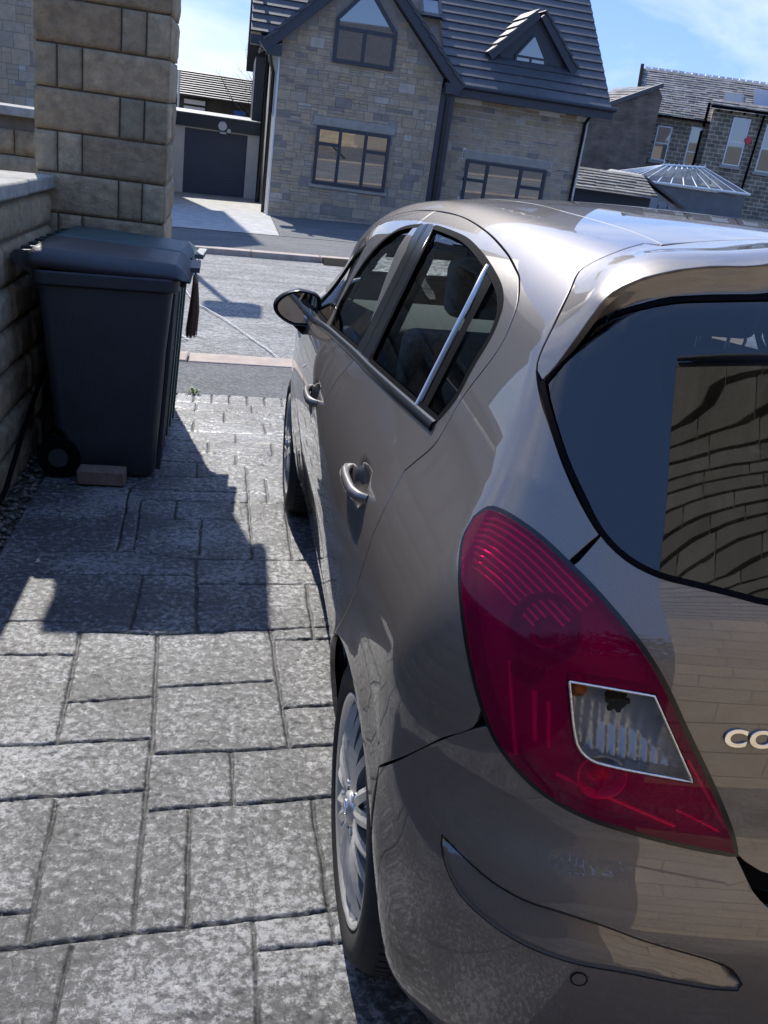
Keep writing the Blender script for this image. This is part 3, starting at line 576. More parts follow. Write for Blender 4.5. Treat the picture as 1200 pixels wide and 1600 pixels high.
def slate(mb, x0f, x1f, y0, z0, n, row=.28):
    r = random.Random(3); c, s = math.cos(pr), math.sin(pr)
    for i in range(n):
        a = i * row; e = a + row + .04; x = x0f(a)
        while x < x1f(a):
            w = r.uniform(.35, .8); q = r.uniform(.7, 1.25); h = r.uniform(.02, .05)
            def P(xx, d, hh): return (xx, y0 + d * c - hh * s, z0 + d * s + hh * c)
            xe = min(x + w - .015, x1f(a)); mb.add([P(x, a, h + .02), P(xe, a, h + .02), P(xe, e, .015), P(x, e, .015), P(x, a, 0), P(xe, a, 0)], [(0, 1, 2, 3), (0, 4, 5, 1), (0, 3, 4), (1, 5, 2)], (.24 * q, .215 * q, .185 * q)); x += w
slate(b, lambda a: -.25, lambda a: 14, -.3, zz(3.2), 20, .27)
slate(b, lambda a: w1 - .2, lambda a: 14, -1.1, zz(3.75), 3, .27)
b.build('roof', M_slate, T_, fixn=False)
b = MB(); b.box((-.32, -.4, zz(3.2) - .02), (w1, -.02, zz(3.2) + .1)); b.box((w1 - .25, -1.2, zz(3.72)), (14, -.82, zz(3.82))); L5 = 5.6
b.add([(-.34, -.35, zz(3.2)), (-.12, -.35, zz(3.2)), (-.12, -.35 + L5 * math.cos(pr), zz(3.2) + L5 * math.sin(pr)), (-.34, -.35 + L5 * math.cos(pr), zz(3.2) + L5 * math.sin(pr))] + [(-.34, -.35, zz(3.2) + .2), (-.12, -.35, zz(3.2) + .2), (-.12, -.35 + L5 * math.cos(pr), zz(3.2) + L5 * math.sin(pr) + .2), (-.34, -.35 + L5 * math.cos(pr), zz(3.2) + L5 * math.sin(pr) + .2)], [(0, 3, 2, 1), (4, 5, 6, 7), (0, 1, 5, 4), (1, 2, 6, 5), (2, 3, 7, 6), (3, 0, 4, 7)])
for i in range(7): b.box((w1 + .2 + i * .8, -.98, zz(3.62)), (w1 + .32 + i * .8, -.8, zz(3.7)))
b.build('gutter', M_black, T_)
for (s0, s1, z0, z1, y) in ((.86, 1.42, 1.64, 2.88, -.001), (2.12, 2.52, 1.2, 3.0, -.001), (3.5, 4.14, 1.82, 3.5, -.801), (4.75, 5.3, 1.75, 3.4, -.801)):
    ff = window(T_, sz(s0), sz(s1), zz(z0), zz(z1), y, M_white, hbars=[((zz(z0) + zz(z1)) / 2, sz(s0), sz(s1))], fw=.07, name='sash_window')
    b = MB(); b.box((sz(s0) - .12, y - .12, zz(z0) - .2), (sz(s1) + .12, y - .002, zz(z0) - .01)); b.build('sill', M_coping, ff)
b = MB(); b.tube([(w1 - .35, -.1, zz(2.9)), (w1 - .35, -.1, zz(.5))], .07, 8); b.cut(); b.tube([(w1 - .3, -.15, zz(3.05)), (w1 - .3, -.2, zz(3.9))], .09, 8); b.cut(); b.tube([(sz(4.55), -.95, zz(3.7)), (sz(4.45), -.95, zz(.9))], .07, 8); b.build('drainpipe', M_black, T_)
b = MB(); b.prism([(sz(4.22) + .24 * math.cos(a), zz(2.78) + .24 * math.sin(a)) for a in [math.pi / 3 * i for i in range(6)]], -.98, -.81); b.build('alarm_box', M_red, T_, bevel=.02)
def slz(x, d, h): return (x, -.3 + d * math.cos(pr) - h * math.sin(pr), zz(3.2) + d * math.sin(pr) + h * math.cos(pr))
b = MB(); b.add([slz(5.3, 2.6, .09), slz(6.6, 2.6, .09), slz(6.6, 3.7, .09), slz(5.3, 3.7, .09), slz(5.3, 2.6, .01), slz(6.6, 2.6, .01), slz(6.6, 3.7, .01), slz(5.3, 3.7, .01)], [(0, 1, 2, 3), (0, 4, 5, 1), (1, 5, 6, 2), (2, 6, 7, 3), (3, 7, 4, 0)]); sk = b.build('skylight', M_lead, T_)
b = MB(); b.quad(slz(5.4, 2.7, .1), slz(6.5, 2.7, .1), slz(6.5, 3.6, .1), slz(5.4, 3.6, .1)); b.build('pane', M_wglass, sk)
b = MB(); b.add([slz(7.2, 1.9, .2), slz(12, 1.9, .2), slz(12, 4.4, .2), slz(7.2, 4.4, .2), slz(7.2, 1.9, .12), slz(12, 1.9, .12), slz(12, 4.4, .12), slz(7.2, 4.4, .12)], [(0, 1, 2, 3), (0, 4, 5, 1), (1, 5, 6, 2), (2, 6, 7, 3), (3, 7, 4, 0)]); b.build('solar_panel', glassy('solar_glass', (.02, .03, .07)), T_)
b = MB(); x = 0
for i in range(30): b.box((i * .45, 4.35, zz(3.2) + 3.02), (i * .45 + .4, 4.7, zz(3.2) + 3.12))
b.build('ridge_tiles', M_slate, T_)
# --- brown gable building between
Bx, By = (13.29 + 1.15) * 1.45 - 1.15, (40.73) * 1.45 - .73
def z3(z): return 1.55 + (z - 1.55) * 1.45
Q = thing('brown_gable_building', 'plain brown stone building end-on between the new house and the terrace', 'building', (Bx, By, 0))
b = MB(); gp = [(-1.6, -6), (4.6, -6), (4.9, z3(4.15)), (4.55, z3(4.45)), (.6, z3(3.15)), (-1.6, z3(2.4))]; b.prism(gp, 0, 6); b.build('wall', M_brown, Q)
b = MB()
for i in range(14):
    a0, a1 = i / 14, (i + 1) / 14 + .012
    def P(t, yy, h): return (-1.8 + t * 6.5, yy, z3(2.35) + t * (z3(4.5) - z3(2.35)) + h)
    r = random.Random(i); y = 0.2
    while y < 7:
        q = r.uniform(.7, 1.3); w = r.uniform(.4, .7); b.add([P(a0, y, .12), P(a1, y, .07), P(a1, y + w, .07), P(a0, y + w, .12)], [(0, 1, 2, 3)], (.2 * q, .18 * q, .16 * q)); y += w + .01
b.build('roof', M_slate, Q, fixn=False)
b = MB(); slab(b, (-1.8, z3(2.38)), (4.8, z3(4.52)), .25, -.15, .12); b.build('verge', M_tile, Q)
b = MB(); b.tube([(-.3, 1, z3(3.2)), (-.3, 1, z3(4.75))], [.5, .55], 12); b.tube([(-.3, 1, z3(4.6)), (-.3, 1, z3(4.85))], [.68, .68], 12); b.tube([(-.3, 1, z3(4.85)), (-.3, 1, z3(5.1))], .13, 8); ch = b.build('chimney', M_brown, Q)
b = MB(); b.tube([(-.1, 1, z3(4.8)), (-.1, 1, z3(5.3))], .02, 5); b.tube([(-1.2, 1, z3(5.35)), (.3, 1, z3(5.2))], .018, 5)
for i in range(6): b.tube([(-1.1 + i * .24, .8, z3(5.34) - i * .02), (-1.1 + i * .24, 1.2, z3(5.34) - i * .02)], .01, 4)
b.build('aerial', M_lead, ch)
# --- conservatory
C_ = thing('conservatory', 'conservatory with a white-ribbed glass hipped roof in front of the terrace', 'conservatory', (0, 0, 0))
kk = 46 / 28
def cp(x, z, y=46.): return ((x + 1.15) * y / 28.8 - 1.15, y, 1.55 + (z - 1.55) * y / 28.8)
A_, Bv = Vector(cp(12.2, 1.50, 48.6)), Vector(cp(13.6, 1.60, 48.6))
E0, E1 = Vector(cp(11.2, .95, 46.5)), Vector(cp(15.4, 1.0, 46.5)); E2, E3 = E1 + Vector((.6, 4.2, .0)), E0 + Vector((0, 4.2, 0))
b = MB(); eav = [E0, E1, E2, E3]; ribs = []
for p, q, n in ((E0, E1, 9), (E1, E2, 5), (E2, E3, 9), (E3, E0, 5)):
    for i in range(n): ribs.append((p.lerp(q, i / n)))
for p in ribs:
    top = A_.lerp(Bv, min(1, max(0, (p.x - E0.x) / (E1.x - E0.x)))); b.tube([p, top], .035, 6)
for p, q in zip(eav, eav[1:] + eav[:1]): b.tube([p, q], .07, 6)
b.tube([A_, Bv], .08, 6)
for i in range(9): s = A_.lerp(Bv, i / 8); b.tube([s, s + Vector((0, 0, .28 if i in (0, 8) else .16))], [.035, .005], 5)
b.build('roof_frame', M_white, C_)
def glass_t(name, tint, amt, rough=.01):
    m = bpy.data.materials.new(name); m.use_nodes = True; nt = m.node_tree; nt.nodes.clear(); o = nt.nodes.new('ShaderNodeOutputMaterial')
    tr = nt.nodes.new('ShaderNodeBsdfTransparent'); tr.inputs[0].default_value = (*tint, 1); gl = nt.nodes.new('ShaderNodeBsdfGlossy'); gl.inputs['Roughness'].default_value = rough; gl.inputs[0].default_value = (1, 1, 1, 1)
    fr = nt.nodes.new('ShaderNodeFresnel'); fr.inputs[0].default_value = amt; mx = nt.nodes.new('ShaderNodeMixShader'); nt.links.new(fr.outputs[0], mx.inputs[0]); nt.links.new(tr.outputs[0], mx.inputs[1]); nt.links.new(gl.outputs[0], mx.inputs[2]); nt.links.new(mx.outputs[0], o.inputs[0]); return m
M_cglass = glass_t('roof_glass', (.6, .66, .7), 1.5)
b = MB(); b.add([E0, E1, Bv, A_], [(0, 1, 2, 3)]); b.add([E1, E2, Bv], [(0, 1, 2)]); b.add([E2, E3, A_, Bv], [(0, 1, 2, 3)]); b.add([E3, E0, A_], [(0, 1, 2)]); b.build('glass_roof', M_cglass, C_, fixn=False)
b = MB(); b.box((E0.x + .1, E0.y + .1, -5), (E1.x - .1, E1.y + 4, E0.z - .08)); b.build('wall', simple('grey_board_wall', (.14, .14, .15), noise=.15, nscale=2, rough=.7), C_)
# --- sheds
Z_ = thing('stone_roof_shed', 'low outbuilding with mossy stone slate roof beyond the car roof', 'shed')
b = MB(); b.box((9.6, 31.5, -3), (13.4, 34, .35)); b.build('wall', simple('dark_boards', (.04, .04, .045), rough=.8), Z_)
b = MB(); pr = math.radians(20); slate(b, lambda a: 9.3, lambda a: 13.5, 31.2, .42, 7, .25); b.build('roof', M_slate, Z_, fixn=False)
Y_ = thing('timber_shed', 'pale weathered timber shed with a shallow pitched gable', 'shed')
b = MB(); b.prism([(13.0, -3), (16.6, -3), (16.6, .0), (14.8, .85), (13.0, .1)], 36, 39); b.build('wall', M_wood, Y_)
b = MB()
for i in range(9): b.box((13.0 + .4 * i, 35.96, -3), (13.0 + .4 * i + .012, 35.999, .0))
b.build('board_joints', M_black, Y_)
b = MB(); slab(b, (12.8, .08), (14.8, .95), .09, 35.8, 39.2); b.cut(); slab(b, (14.8, .947), (16.9, -.05), .09, 35.804, 39.196); b.build('roof', M_tile, Y_)
hg = thing('back_hedge', 'dark hedge strip between the sheds and the terrace', 'hedge'); hb = MB(); rnd = random.Random(9)
for i in range(5200):
    p = Vector((rnd.uniform(8, 34), rnd.uniform(38.5, 41), rnd.uniform(-3, -.7))); a = Vector((rnd.uniform(-1, 1), rnd.uniform(-1, 1), rnd.uniform(-1, 1))).normalized() * .12; c = a.cross(Vector((rnd.uniform(-1, 1), rnd.uniform(-1, 1), 1))).normalized() * .08
    q = rnd.uniform(.6, 1.3); hb.add([p - a, p + c, p + a, p - c], [(0, 1, 2, 3)], (.05 * q, .075 * q, .03 * q))
hb.build('foliage', simple('hedge_leaves', (.05, .075, .03), vcol=True, rough=.7), hg, fixn=False)
# --- our own house behind the camera: sunlit stone, mirrored in the tailgate and rear window
O_ = thing('own_house', 'sunlit tan stone house wall standing behind the photographer, mirrored in the car paint', 'house', (0, 0, 0), drive=True)
b = MB(); b.prism([(-.38, -1.78), (9, -1.78), (9, -9), (2.2, -9)], -1, 3.34, 'z'); b.build('wall', M_hmortar, O_)
b = MB(); r = random.Random(55); z = -.1; ci = 0
for h in [.2] * 12 + [.05, .044, .054] * 8:
    x = -.4 - (r.uniform(0, .3) if ci else 0)
    while x < 4.5:
        w = r.uniform(.3, .58) if h > .1 else r.uniform(.22, .42); q = r.uniform(.85, 1.12); xa = max(x, -.395)
        if x + w > -.36 and z + h < 3.32: b.box((xa + .004, -1.79, z + .005), (x + w - .004, -1.766 + r.uniform(0, .003), z + h - .005), ((.50 * q, .405 * q, .285 * q) if h > .1 else (.34 * q, .31 * q, .26 * q)))
        x += w
    z += h; ci += 1
b.build('stone_blocks', M_hstone, O_, fixn=False)
b = MB(); b.tube([(-.38, -1.68, 3.35), (9, -1.68, 3.35)], .055, 10); b.build('gutter', M_lead, O_)
b = MB(); b.add([(-.38, -1.68, 3.4), (9, -1.68, 3.4), (9, -5.4, 5.6), (.9, -5.4, 5.6)], [(0, 1, 2, 3)]); b.build('roof', M_tile, O_, fixn=False)

F_ = thing('added_fence', 'added dark timber fence behind the camera, unseen, darkens reflections in the bumper', 'fence', (0, 0, 0), drive=True)  # added out of view so the bumper reflects something dark
b = MB()
for i in range(106): b.box((-12 + i * .132, -7.03 + .02 * (i % 2), -.2), (-12 + i * .132 + .125, -7.0 + .02 * (i % 2), 2.2))
b.build('boards', simple('dark_fence_wood', (.07, .05, .035), noise=.35, nscale=7, rough=.85), F_)

# weeds in the joints and a small kerb ramp
M_weed = simple('weed_leaf', (.16, .22, .04), vcol=True, rough=.6)
for lab, x, y, n, sc, z in (('small yellow green weed growing where the driveway meets the pavement', -1.33, 5.215, 34, .03, 0), ('tiny weed beside the wheel of the charcoal bin', -1.86, 3.33, 16, .022, -.01)):
    t = thing('weed', lab, 'weed', (x, y, z), group='weeds in the paving joints', drive=True); b = MB(); r = random.Random(n)
    for i in range(n):
        a = r.uniform(0, 6.28); d = Vector((math.cos(a), math.sin(a), 0)); L_ = sc * r.uniform(.6, 1.6); w = Vector((-d.y, d.x, 0)) * sc * .16; o = d * r.uniform(0, sc * .9); up = Vector((0, 0, L_ * r.uniform(.4, 1)))
        q = r.uniform(.6, 1.4); b.add([o - w * .4, o + w * .4, o + d * L_ * .5 + up * .8 + w, o + d * L_ * .5 + up * .8 - w, o + d * L_ + up], [(0, 1, 2, 3), (3, 2, 4)], (.16 * q, .21 * q, .04 * q))
    b.build('leaves', M_weed, t, fixn=False)
t = thing('kerb_ramp', 'small dark wedge ramp laid in the gutter against the far kerb', 'kerb ramp', (.28, 13.62, -.03), drive=True)
b = MB(); b.prism([(0, 0), (.29, 0), (.29, .085), (.24, .085)], 0, .62, 'x'); b.build('wedge', M_black, t, bevel=.005)

hg = thing('added_hedge', 'added tall dark hedge behind the timber fence, unseen, darkens sky reflections in the car', 'hedge', drive=True); hb = MB(); rnd = random.Random(19)  # added out of view to keep bright sky out of the bumper reflection
for i in range(7000):
    p = Vector((rnd.uniform(-12, 2.5), rnd.uniform(-8.4, -7.4), rnd.uniform(.6, 4.1 + .5 * math.sin(i * .7)))); a = Vector((rnd.uniform(-1, 1), rnd.uniform(-1, 1), rnd.uniform(-1, 1))).normalized() * .15; c_ = a.cross(Vector((rnd.uniform(-1, 1), rnd.uniform(-1, 1), 1))).normalized() * .11
    q = rnd.uniform(.6, 1.3); hb.add([p - a, p + c_, p + a, p - c_], [(0, 1, 2, 3)], (.05 * q, .07 * q, .03 * q))
hb.build('foliage', simple('hedge_leaves', (.05, .075, .03), vcol=True, rough=.7), hg, fixn=False)
# ================================================================ BINS, BRICK, TASSEL
def rrect(w, d, r, n=5):
    pts = []
    for cx, cy, a0 in ((w - r, d - r, 0), (r, d - r, 90), (r, r, 180), (w - r, r, 270)):
        for i in range(n + 1):
            a = math.radians(a0 + 90 * i / n); pts.append((cx + r * math.cos(a), cy + r * math.sin(a)))
    return pts
def loft(mb, rings, tint=(1, 1, 1), caps=(True, True), smooth=True):
    n = len(rings[0]); vs = [p for r in rings for p in r]
    mb.add(vs, [(i * n + k, i * n + (k + 1) % n, (i + 1) * n + (k + 1) % n, (i + 1) * n + k) for i in range(len(rings) - 1) for k in range(n)], tint, smooth)
    if caps[0]: mb.add(rings[0], [tuple(range(n - 1, -1, -1))], tint)
    if caps[1]: mb.add(rings[-1], [tuple(range(n))], tint)
def bin_plastic(name, col):
    return simple(name, col, noise=.15, nscale=6, bump=.25, bscale=140, rough=.42)
def wheelie_bin(label, loc, rz, mat, lidmat, handle_side=-1):
    """front faces +x, hinge and wheels at -x; footprint 0.48 x 0.50 at the base"""
    t = thing('wheelie_bin', label, 'wheelie bin', loc, rz, 'wheelie bins standing against the gate pillar', drive=True)
    b = MB(); rings = []
    def ring(z, x0, x1, y0, y1, r=.05):
        return [(x0 + p[0], y0 + p[1], z) for p in rrect(x1 - x0, y1 - y0, r, 6)]
    # body leans outwards; lower rear step for the wheels
    for z, x0, x1, h in ((.012, .10, .480, .235), (.03, .075, .492, .243), (.22, .06, .505, .250), (.24, .035, .507, .251), (.55, .015, .535, .265), (.90, -.01, .575, .282), (.915, -.012, .577, .283)):
        rings.append(ring(z, x0, x1, -h, h, .045))
    loft(b, rings); b.build('body', mat, t, fixn=True)
    b = MB(); rings = [ring(.905, -.02, .59, -.29, .29, .05), ring(.912, -.032, .604, -.302, .302, .055), ring(.965, -.034, .606, -.304, .304, .055), ring(.972, -.03, .60, -.298, .298, .05), ring(.965, 0, .57, -.27, .27, .05)]
    loft(b, rings); b.box((.604, -.2, .925), (.632, .2, .955)); b.build('rim', mat, t, bevel=.004)
    # ribs on the front face
    b = MB()
    for y in (-.17, 0, .17): b.prism([(.497, .03), (.52, .03), (.588, .9), (.565, .9)], y - .018, y + .018); b.cut()
    b.build('front_rib', mat, t, bevel=.006)
    # lid: shallow dome with raised edge, sloping down to the front
    b = MB(); nx, ny = 22, 18
    def top(u, v):
        x = -.05 + u * .70; y = (v - .5) * .60; z = 1.052 - .040 * u
        ex = min(u, 1 - u) * .7; ey = min(v, 1 - v) * .6; e = min(ex, ey)
        z += .018 * (1 - math.exp(-e / .02)) - .030 * (1 if e < .004 else 0)
        if .12 < u < .80 and .14 < v < .86: z += .010 * min(1, (u - .12) / .05, (.80 - u) / .05, (v - .14) / .05, (.86 - v) / .05)
        if u > .93: z -= .02
        return (x, y, z)
    vs = [top(i / nx, j / ny) for j in range(ny + 1) for i in range(nx + 1)]; m = nx + 1; k = len(vs)
    fs = [(j * m + i, j * m + i + 1, (j + 1) * m + i + 1, (j + 1) * m + i) for j in range(ny) for i in range(nx)]
    edge = [i for i in range(m)] + [j * m + nx for j in range(1, ny + 1)] + [ny * m + i for i in range(nx - 1, -1, -1)] + [j * m for j in range(ny - 1, 0, -1)]
    vs += [(vs[i][0], vs[i][1], max(.968, vs[i][2] - .036)) for i in edge]; L_ = len(edge)
    fs += [(edge[(i + 1) % L_], edge[i], k + i, k + (i + 1) % L_) for i in range(L_)]
    b.add(vs, fs, smooth=True); b.box((.648, -.16, .99), (.69, .16, 1.012)); lid = b.build('lid', lidmat, t)
    s = lid.modifiers.new('thick', 'SOLIDIFY'); s.thickness = .006
    # hinge handle bar at the back
    b = MB(); b.tube([(-.10, -.27, 1.02), (-.10, .27, 1.02)], .016, 12)
    for y in (-.25, -.09, .09, .25): b.prism([(-.12, 1.0), (-.01, .93), (.02, 1.0), (.01, 1.05), (-.1, 1.045)], y - .013, y + .013)
    b.build('handle', mat, t, bevel=.003)
    for sy in (-1, 1):
        b = MB(); yw = sy * .245; ww = .025
        ringsw = []
        for yy, rr in ((-ww, .085), (-ww, .098), (ww, .098), (ww, .085)):
            ringsw.append([(.055 + rr * math.cos(a), yw + yy, .10 + rr * math.sin(a)) for a in [2 * math.pi * q / 28 for q in range(28)]])
        loft(b, ringsw, smooth=False); w = b.build('wheel', M_black, t, bevel=.004)
        b = MB(); 
        b.tube([(.055, yw - ww - .006 if sy < 0 else yw + ww + .006, .10), (.055, yw, .10)], .045, 24); b.tube([(.055, yw - .036 * 1, .10), (.055, yw + .036, .10)], .018, 12); b.build('hub', mat, w, bevel=.003)
    b = MB(); b.tube([(.055, -.24, .10), (.055, .24, .10)], .01, 8); b.build('axle', M_lead, t)
    return t
M_bin1 = bin_plastic('navy_black_plastic', (.036, .039, .047)); M_bin2 = bin_plastic('dark_green_plastic', (.02, .055, .05)); M_lid2 = bin_plastic('green_lid_plastic', (.045, .08, .085))
wheelie_bin('dark charcoal wheelie bin with closed flat lid, nearest the camera', (-1.945, 3.735, 0), math.radians(1), M_bin1, M_bin1)
wheelie_bin('green wheelie bin with teal lid, behind the charcoal one', (-1.94, 4.33, 0), math.radians(-2), M_bin2, M_lid2)
# half brick chocking the near bin
b = MB(); b.box((-.108, -.05, 0), (.108, .05, .072)); t_ = thing('brick', 'loose pinkish grey brick lying on the paving against the charcoal bin', 'brick', (-1.68, 3.415, .004), math.radians(-2), drive=True)
b.build('clay_block', simple('clay_brick', (.24, .16, .13), noise=.3, nscale=25, bump=.6, bscale=70, rough=.9), t_, bevel=.008)
# brown bristle brush hanging by its cord from the bin lid
t_ = thing('hanging_brush', 'brown bristly hand brush hanging from the front edge of the bin lid', 'brush', (-1.285, 3.98, .99), drive=True)
b = MB(); b.tube([(-.03, 0, .02), (-.005, 0, .005), (0, 0, -.04), (0, 0, -.075)], .004, 6); b.build('cord', M_black, t_)
b = MB(); rnd = random.Random(2)
for i in range(420):
    a = rnd.uniform(0, 6.283); q = math.sqrt(rnd.random()); r1 = .012 * q; r2 = .030 * q + rnd.uniform(-.003, .003); L_ = rnd.uniform(.27, .31)
    p0 = Vector((r1 * math.cos(a), r1 * math.sin(a), -.07)); p1 = Vector((r2 * math.cos(a) * .9 - .004, r2 * math.sin(a), -.07 - L_ * .55)); p2 = Vector((r2 * math.cos(a) * 1.05 - .018, r2 * math.sin(a), -.07 - L_))
    w = Vector((math.cos(a + 1.57), math.sin(a + 1.57), 0)) * .0012; s = rnd.uniform(.6, 1.5)
    b.add([p0 - w, p0 + w, p1 + w, p1 - w, p2 + w, p2 - w], [(0, 1, 2, 3), (3, 2, 4, 5)], (.16 * s, .09 * s, .06 * s))
b.build('bristles', simple('brown_bristle', (.16, .09, .06), vcol=True, rough=.7), t_, fixn=False)
b = MB(); b.tube([(0, 0, -.06), (0, 0, -.075), (0, 0, -.10)], [.008, .015, .015], 10); b.build('binding', simple('tan_twine', (.3, .2, .12), rough=.8), t_)
# ================================================================ THE CAR
class Spl:
    def __init__(s, x, y):
        x = np.array(x, float); y = np.array(y, float); n = len(x); h = np.diff(x)
        A = np.zeros((n, n)); b = np.zeros(n); A[0, 0] = A[-1, -1] = 1
        for i in range(1, n - 1):
            A[i, i - 1] = h[i - 1]; A[i, i] = 2 * (h[i - 1] + h[i]); A[i, i + 1] = h[i]; b[i] = 3 * ((y[i + 1] - y[i]) / h[i] - (y[i] - y[i - 1]) / h[i - 1])
        c = np.linalg.solve(A, b); s.x = x; s.y = y; s.c = c; s.b = (y[1:] - y[:-1]) / h - h * (2 * c[:-1] + c[1:]) / 3; s.d = (c[1:] - c[:-1]) / (3 * h); s.h = h
    def __call__(s, t):
        t = np.asarray(t, float); i = np.clip(np.searchsorted(s.x, t) - 1, 0, len(s.h) - 1); tc = np.clip(t, s.x[0], s.x[-1]); u = tc - s.x[i]
        return s.y[i] + s.b[i] * u + s.c[i] * u * u + s.d[i] * u ** 3 + (s.b[i] + 2 * s.c[i] * u + 3 * s.d[i] * u * u) * (t - tc)
WZ=Spl([.15,.25,.40,.55,.68,.80,.90,.98,1.06,1.15,1.28,1.40,1.50],[.77,.815,.845,.856,.862,.864,.852,.825,.787,.748,.698,.640,.58])
KR=Spl([.2,.7,1.0,1.3,1.5],[.03,.035,.05,.06,.06])
RC=Spl([.15,.25,.35,.48,.58,.65,.70,.78,.90,1.0,1.08,1.2,1.3,1.42,1.5],[.10,.05,.03,.02,.025,.045,.07,.082,.095,.12,.165,.235,.29,.35,.39])
TY=Spl([0,.3,.6,1.2,1.8,2.3,2.7,3.0,3.3,3.45,3.7,3.9,4.05],[1.44,1.468,1.488,1.506,1.502,1.470,1.385,1.225,1.06,.985,.90,.80,.66])
CX=Spl([.2,.6,.9,1.2,1.5],[.20,.20,.22,.26,.26])
FR=Spl([.15,.3,.5,.65,.75,.9],[3.93,3.99,4.0,3.96,3.88,3.7])
def rmax(a,b,r):
    return np.minimum(np.maximum(a,b),-r)+np.sqrt(np.maximum(a+r,0)**2+np.maximum(b+r,0)**2)
def F_base(P):
    x=-np.abs(P[...,0]);y=P[...,1];z=P[...,2]
    W=WZ(z)-KR(z)*np.maximum(0,1.3-y)**2-(.035+.13*np.clip((z-.95)/.25,0,1))*np.maximum(0,y-2.1)**2
    W=W-.038*np.clip((.72-z)/.35,0,1)*np.exp(-((y-1.93)/.88)**4)
    for hy in (.68,3.19):
        rr=np.sqrt((y-hy)**2+(z-.312)**2); W=W+.010*np.exp(-((rr-.35)/.05)**2)
    side=(-x-W)*.96
    rear=(RC(z)+CX(z)*x*x-y)*.93
    ty=TY(y)-.09*x*x-.16*x**4
    sl=(TY(y+.01)-TY(y-.01))/.02
    top=(z-ty)/np.sqrt(1+sl*sl)
    front=(y-(FR(z)-.30*x*x-.25*x**4))*.95
    g=rmax(side,top,.10)
    rz=.10+.12*np.clip((1.15-z)/.4,0,1)
    g=rmax(g,rear,rz)
    g=rmax(g,front,.15)
    return g

HUB_R, HUB_F, HUB_Z = .70, 3.19, .312
def F(P): return F_base(P) + dimples(P)
def dimples(P):
    x = -np.abs(P[..., 0]); y = P[..., 1]; z = P[..., 2]; g = 0
    for hy, hz in ((.925, .937), (1.80, .892)):     # cups behind the door handles
        g = g + .020 * np.exp(-(((y - hy) / .050) ** 4 + ((z - hz) / .030) ** 4)) * (x < -.5)
    return g
def solve(O, D, t0, t1, n=36):
    ts = np.linspace(t0, t1, n); lo = np.full(len(O), t0, float); hi = np.full(len(O), t1, float); done = np.zeros(len(O), bool); prev = ts[0]
    for t in ts[1:]:
        idx = np.where(~done)[0]
        if not len(idx): break
        v = F(O[idx] + D * t); h = idx[v <= 0]; lo[h] = prev; hi[h] = t; done[h] = True; prev = t
    for _ in range(18):
        mid = (lo + hi) / 2; q = F(O + D * mid[:, None]) <= 0; hi = np.where(q, mid, hi); lo = np.where(q, lo, mid)
    return O + D * hi[:, None]
def normal(P):
    e = 4e-4; n = np.stack([F(P + np.eye(3)[i] * e) - F(P - np.eye(3)[i] * e) for i in range(3)], -1)
    return n / np.maximum(np.linalg.norm(n, axis=-1, keepdims=True), 1e-9)
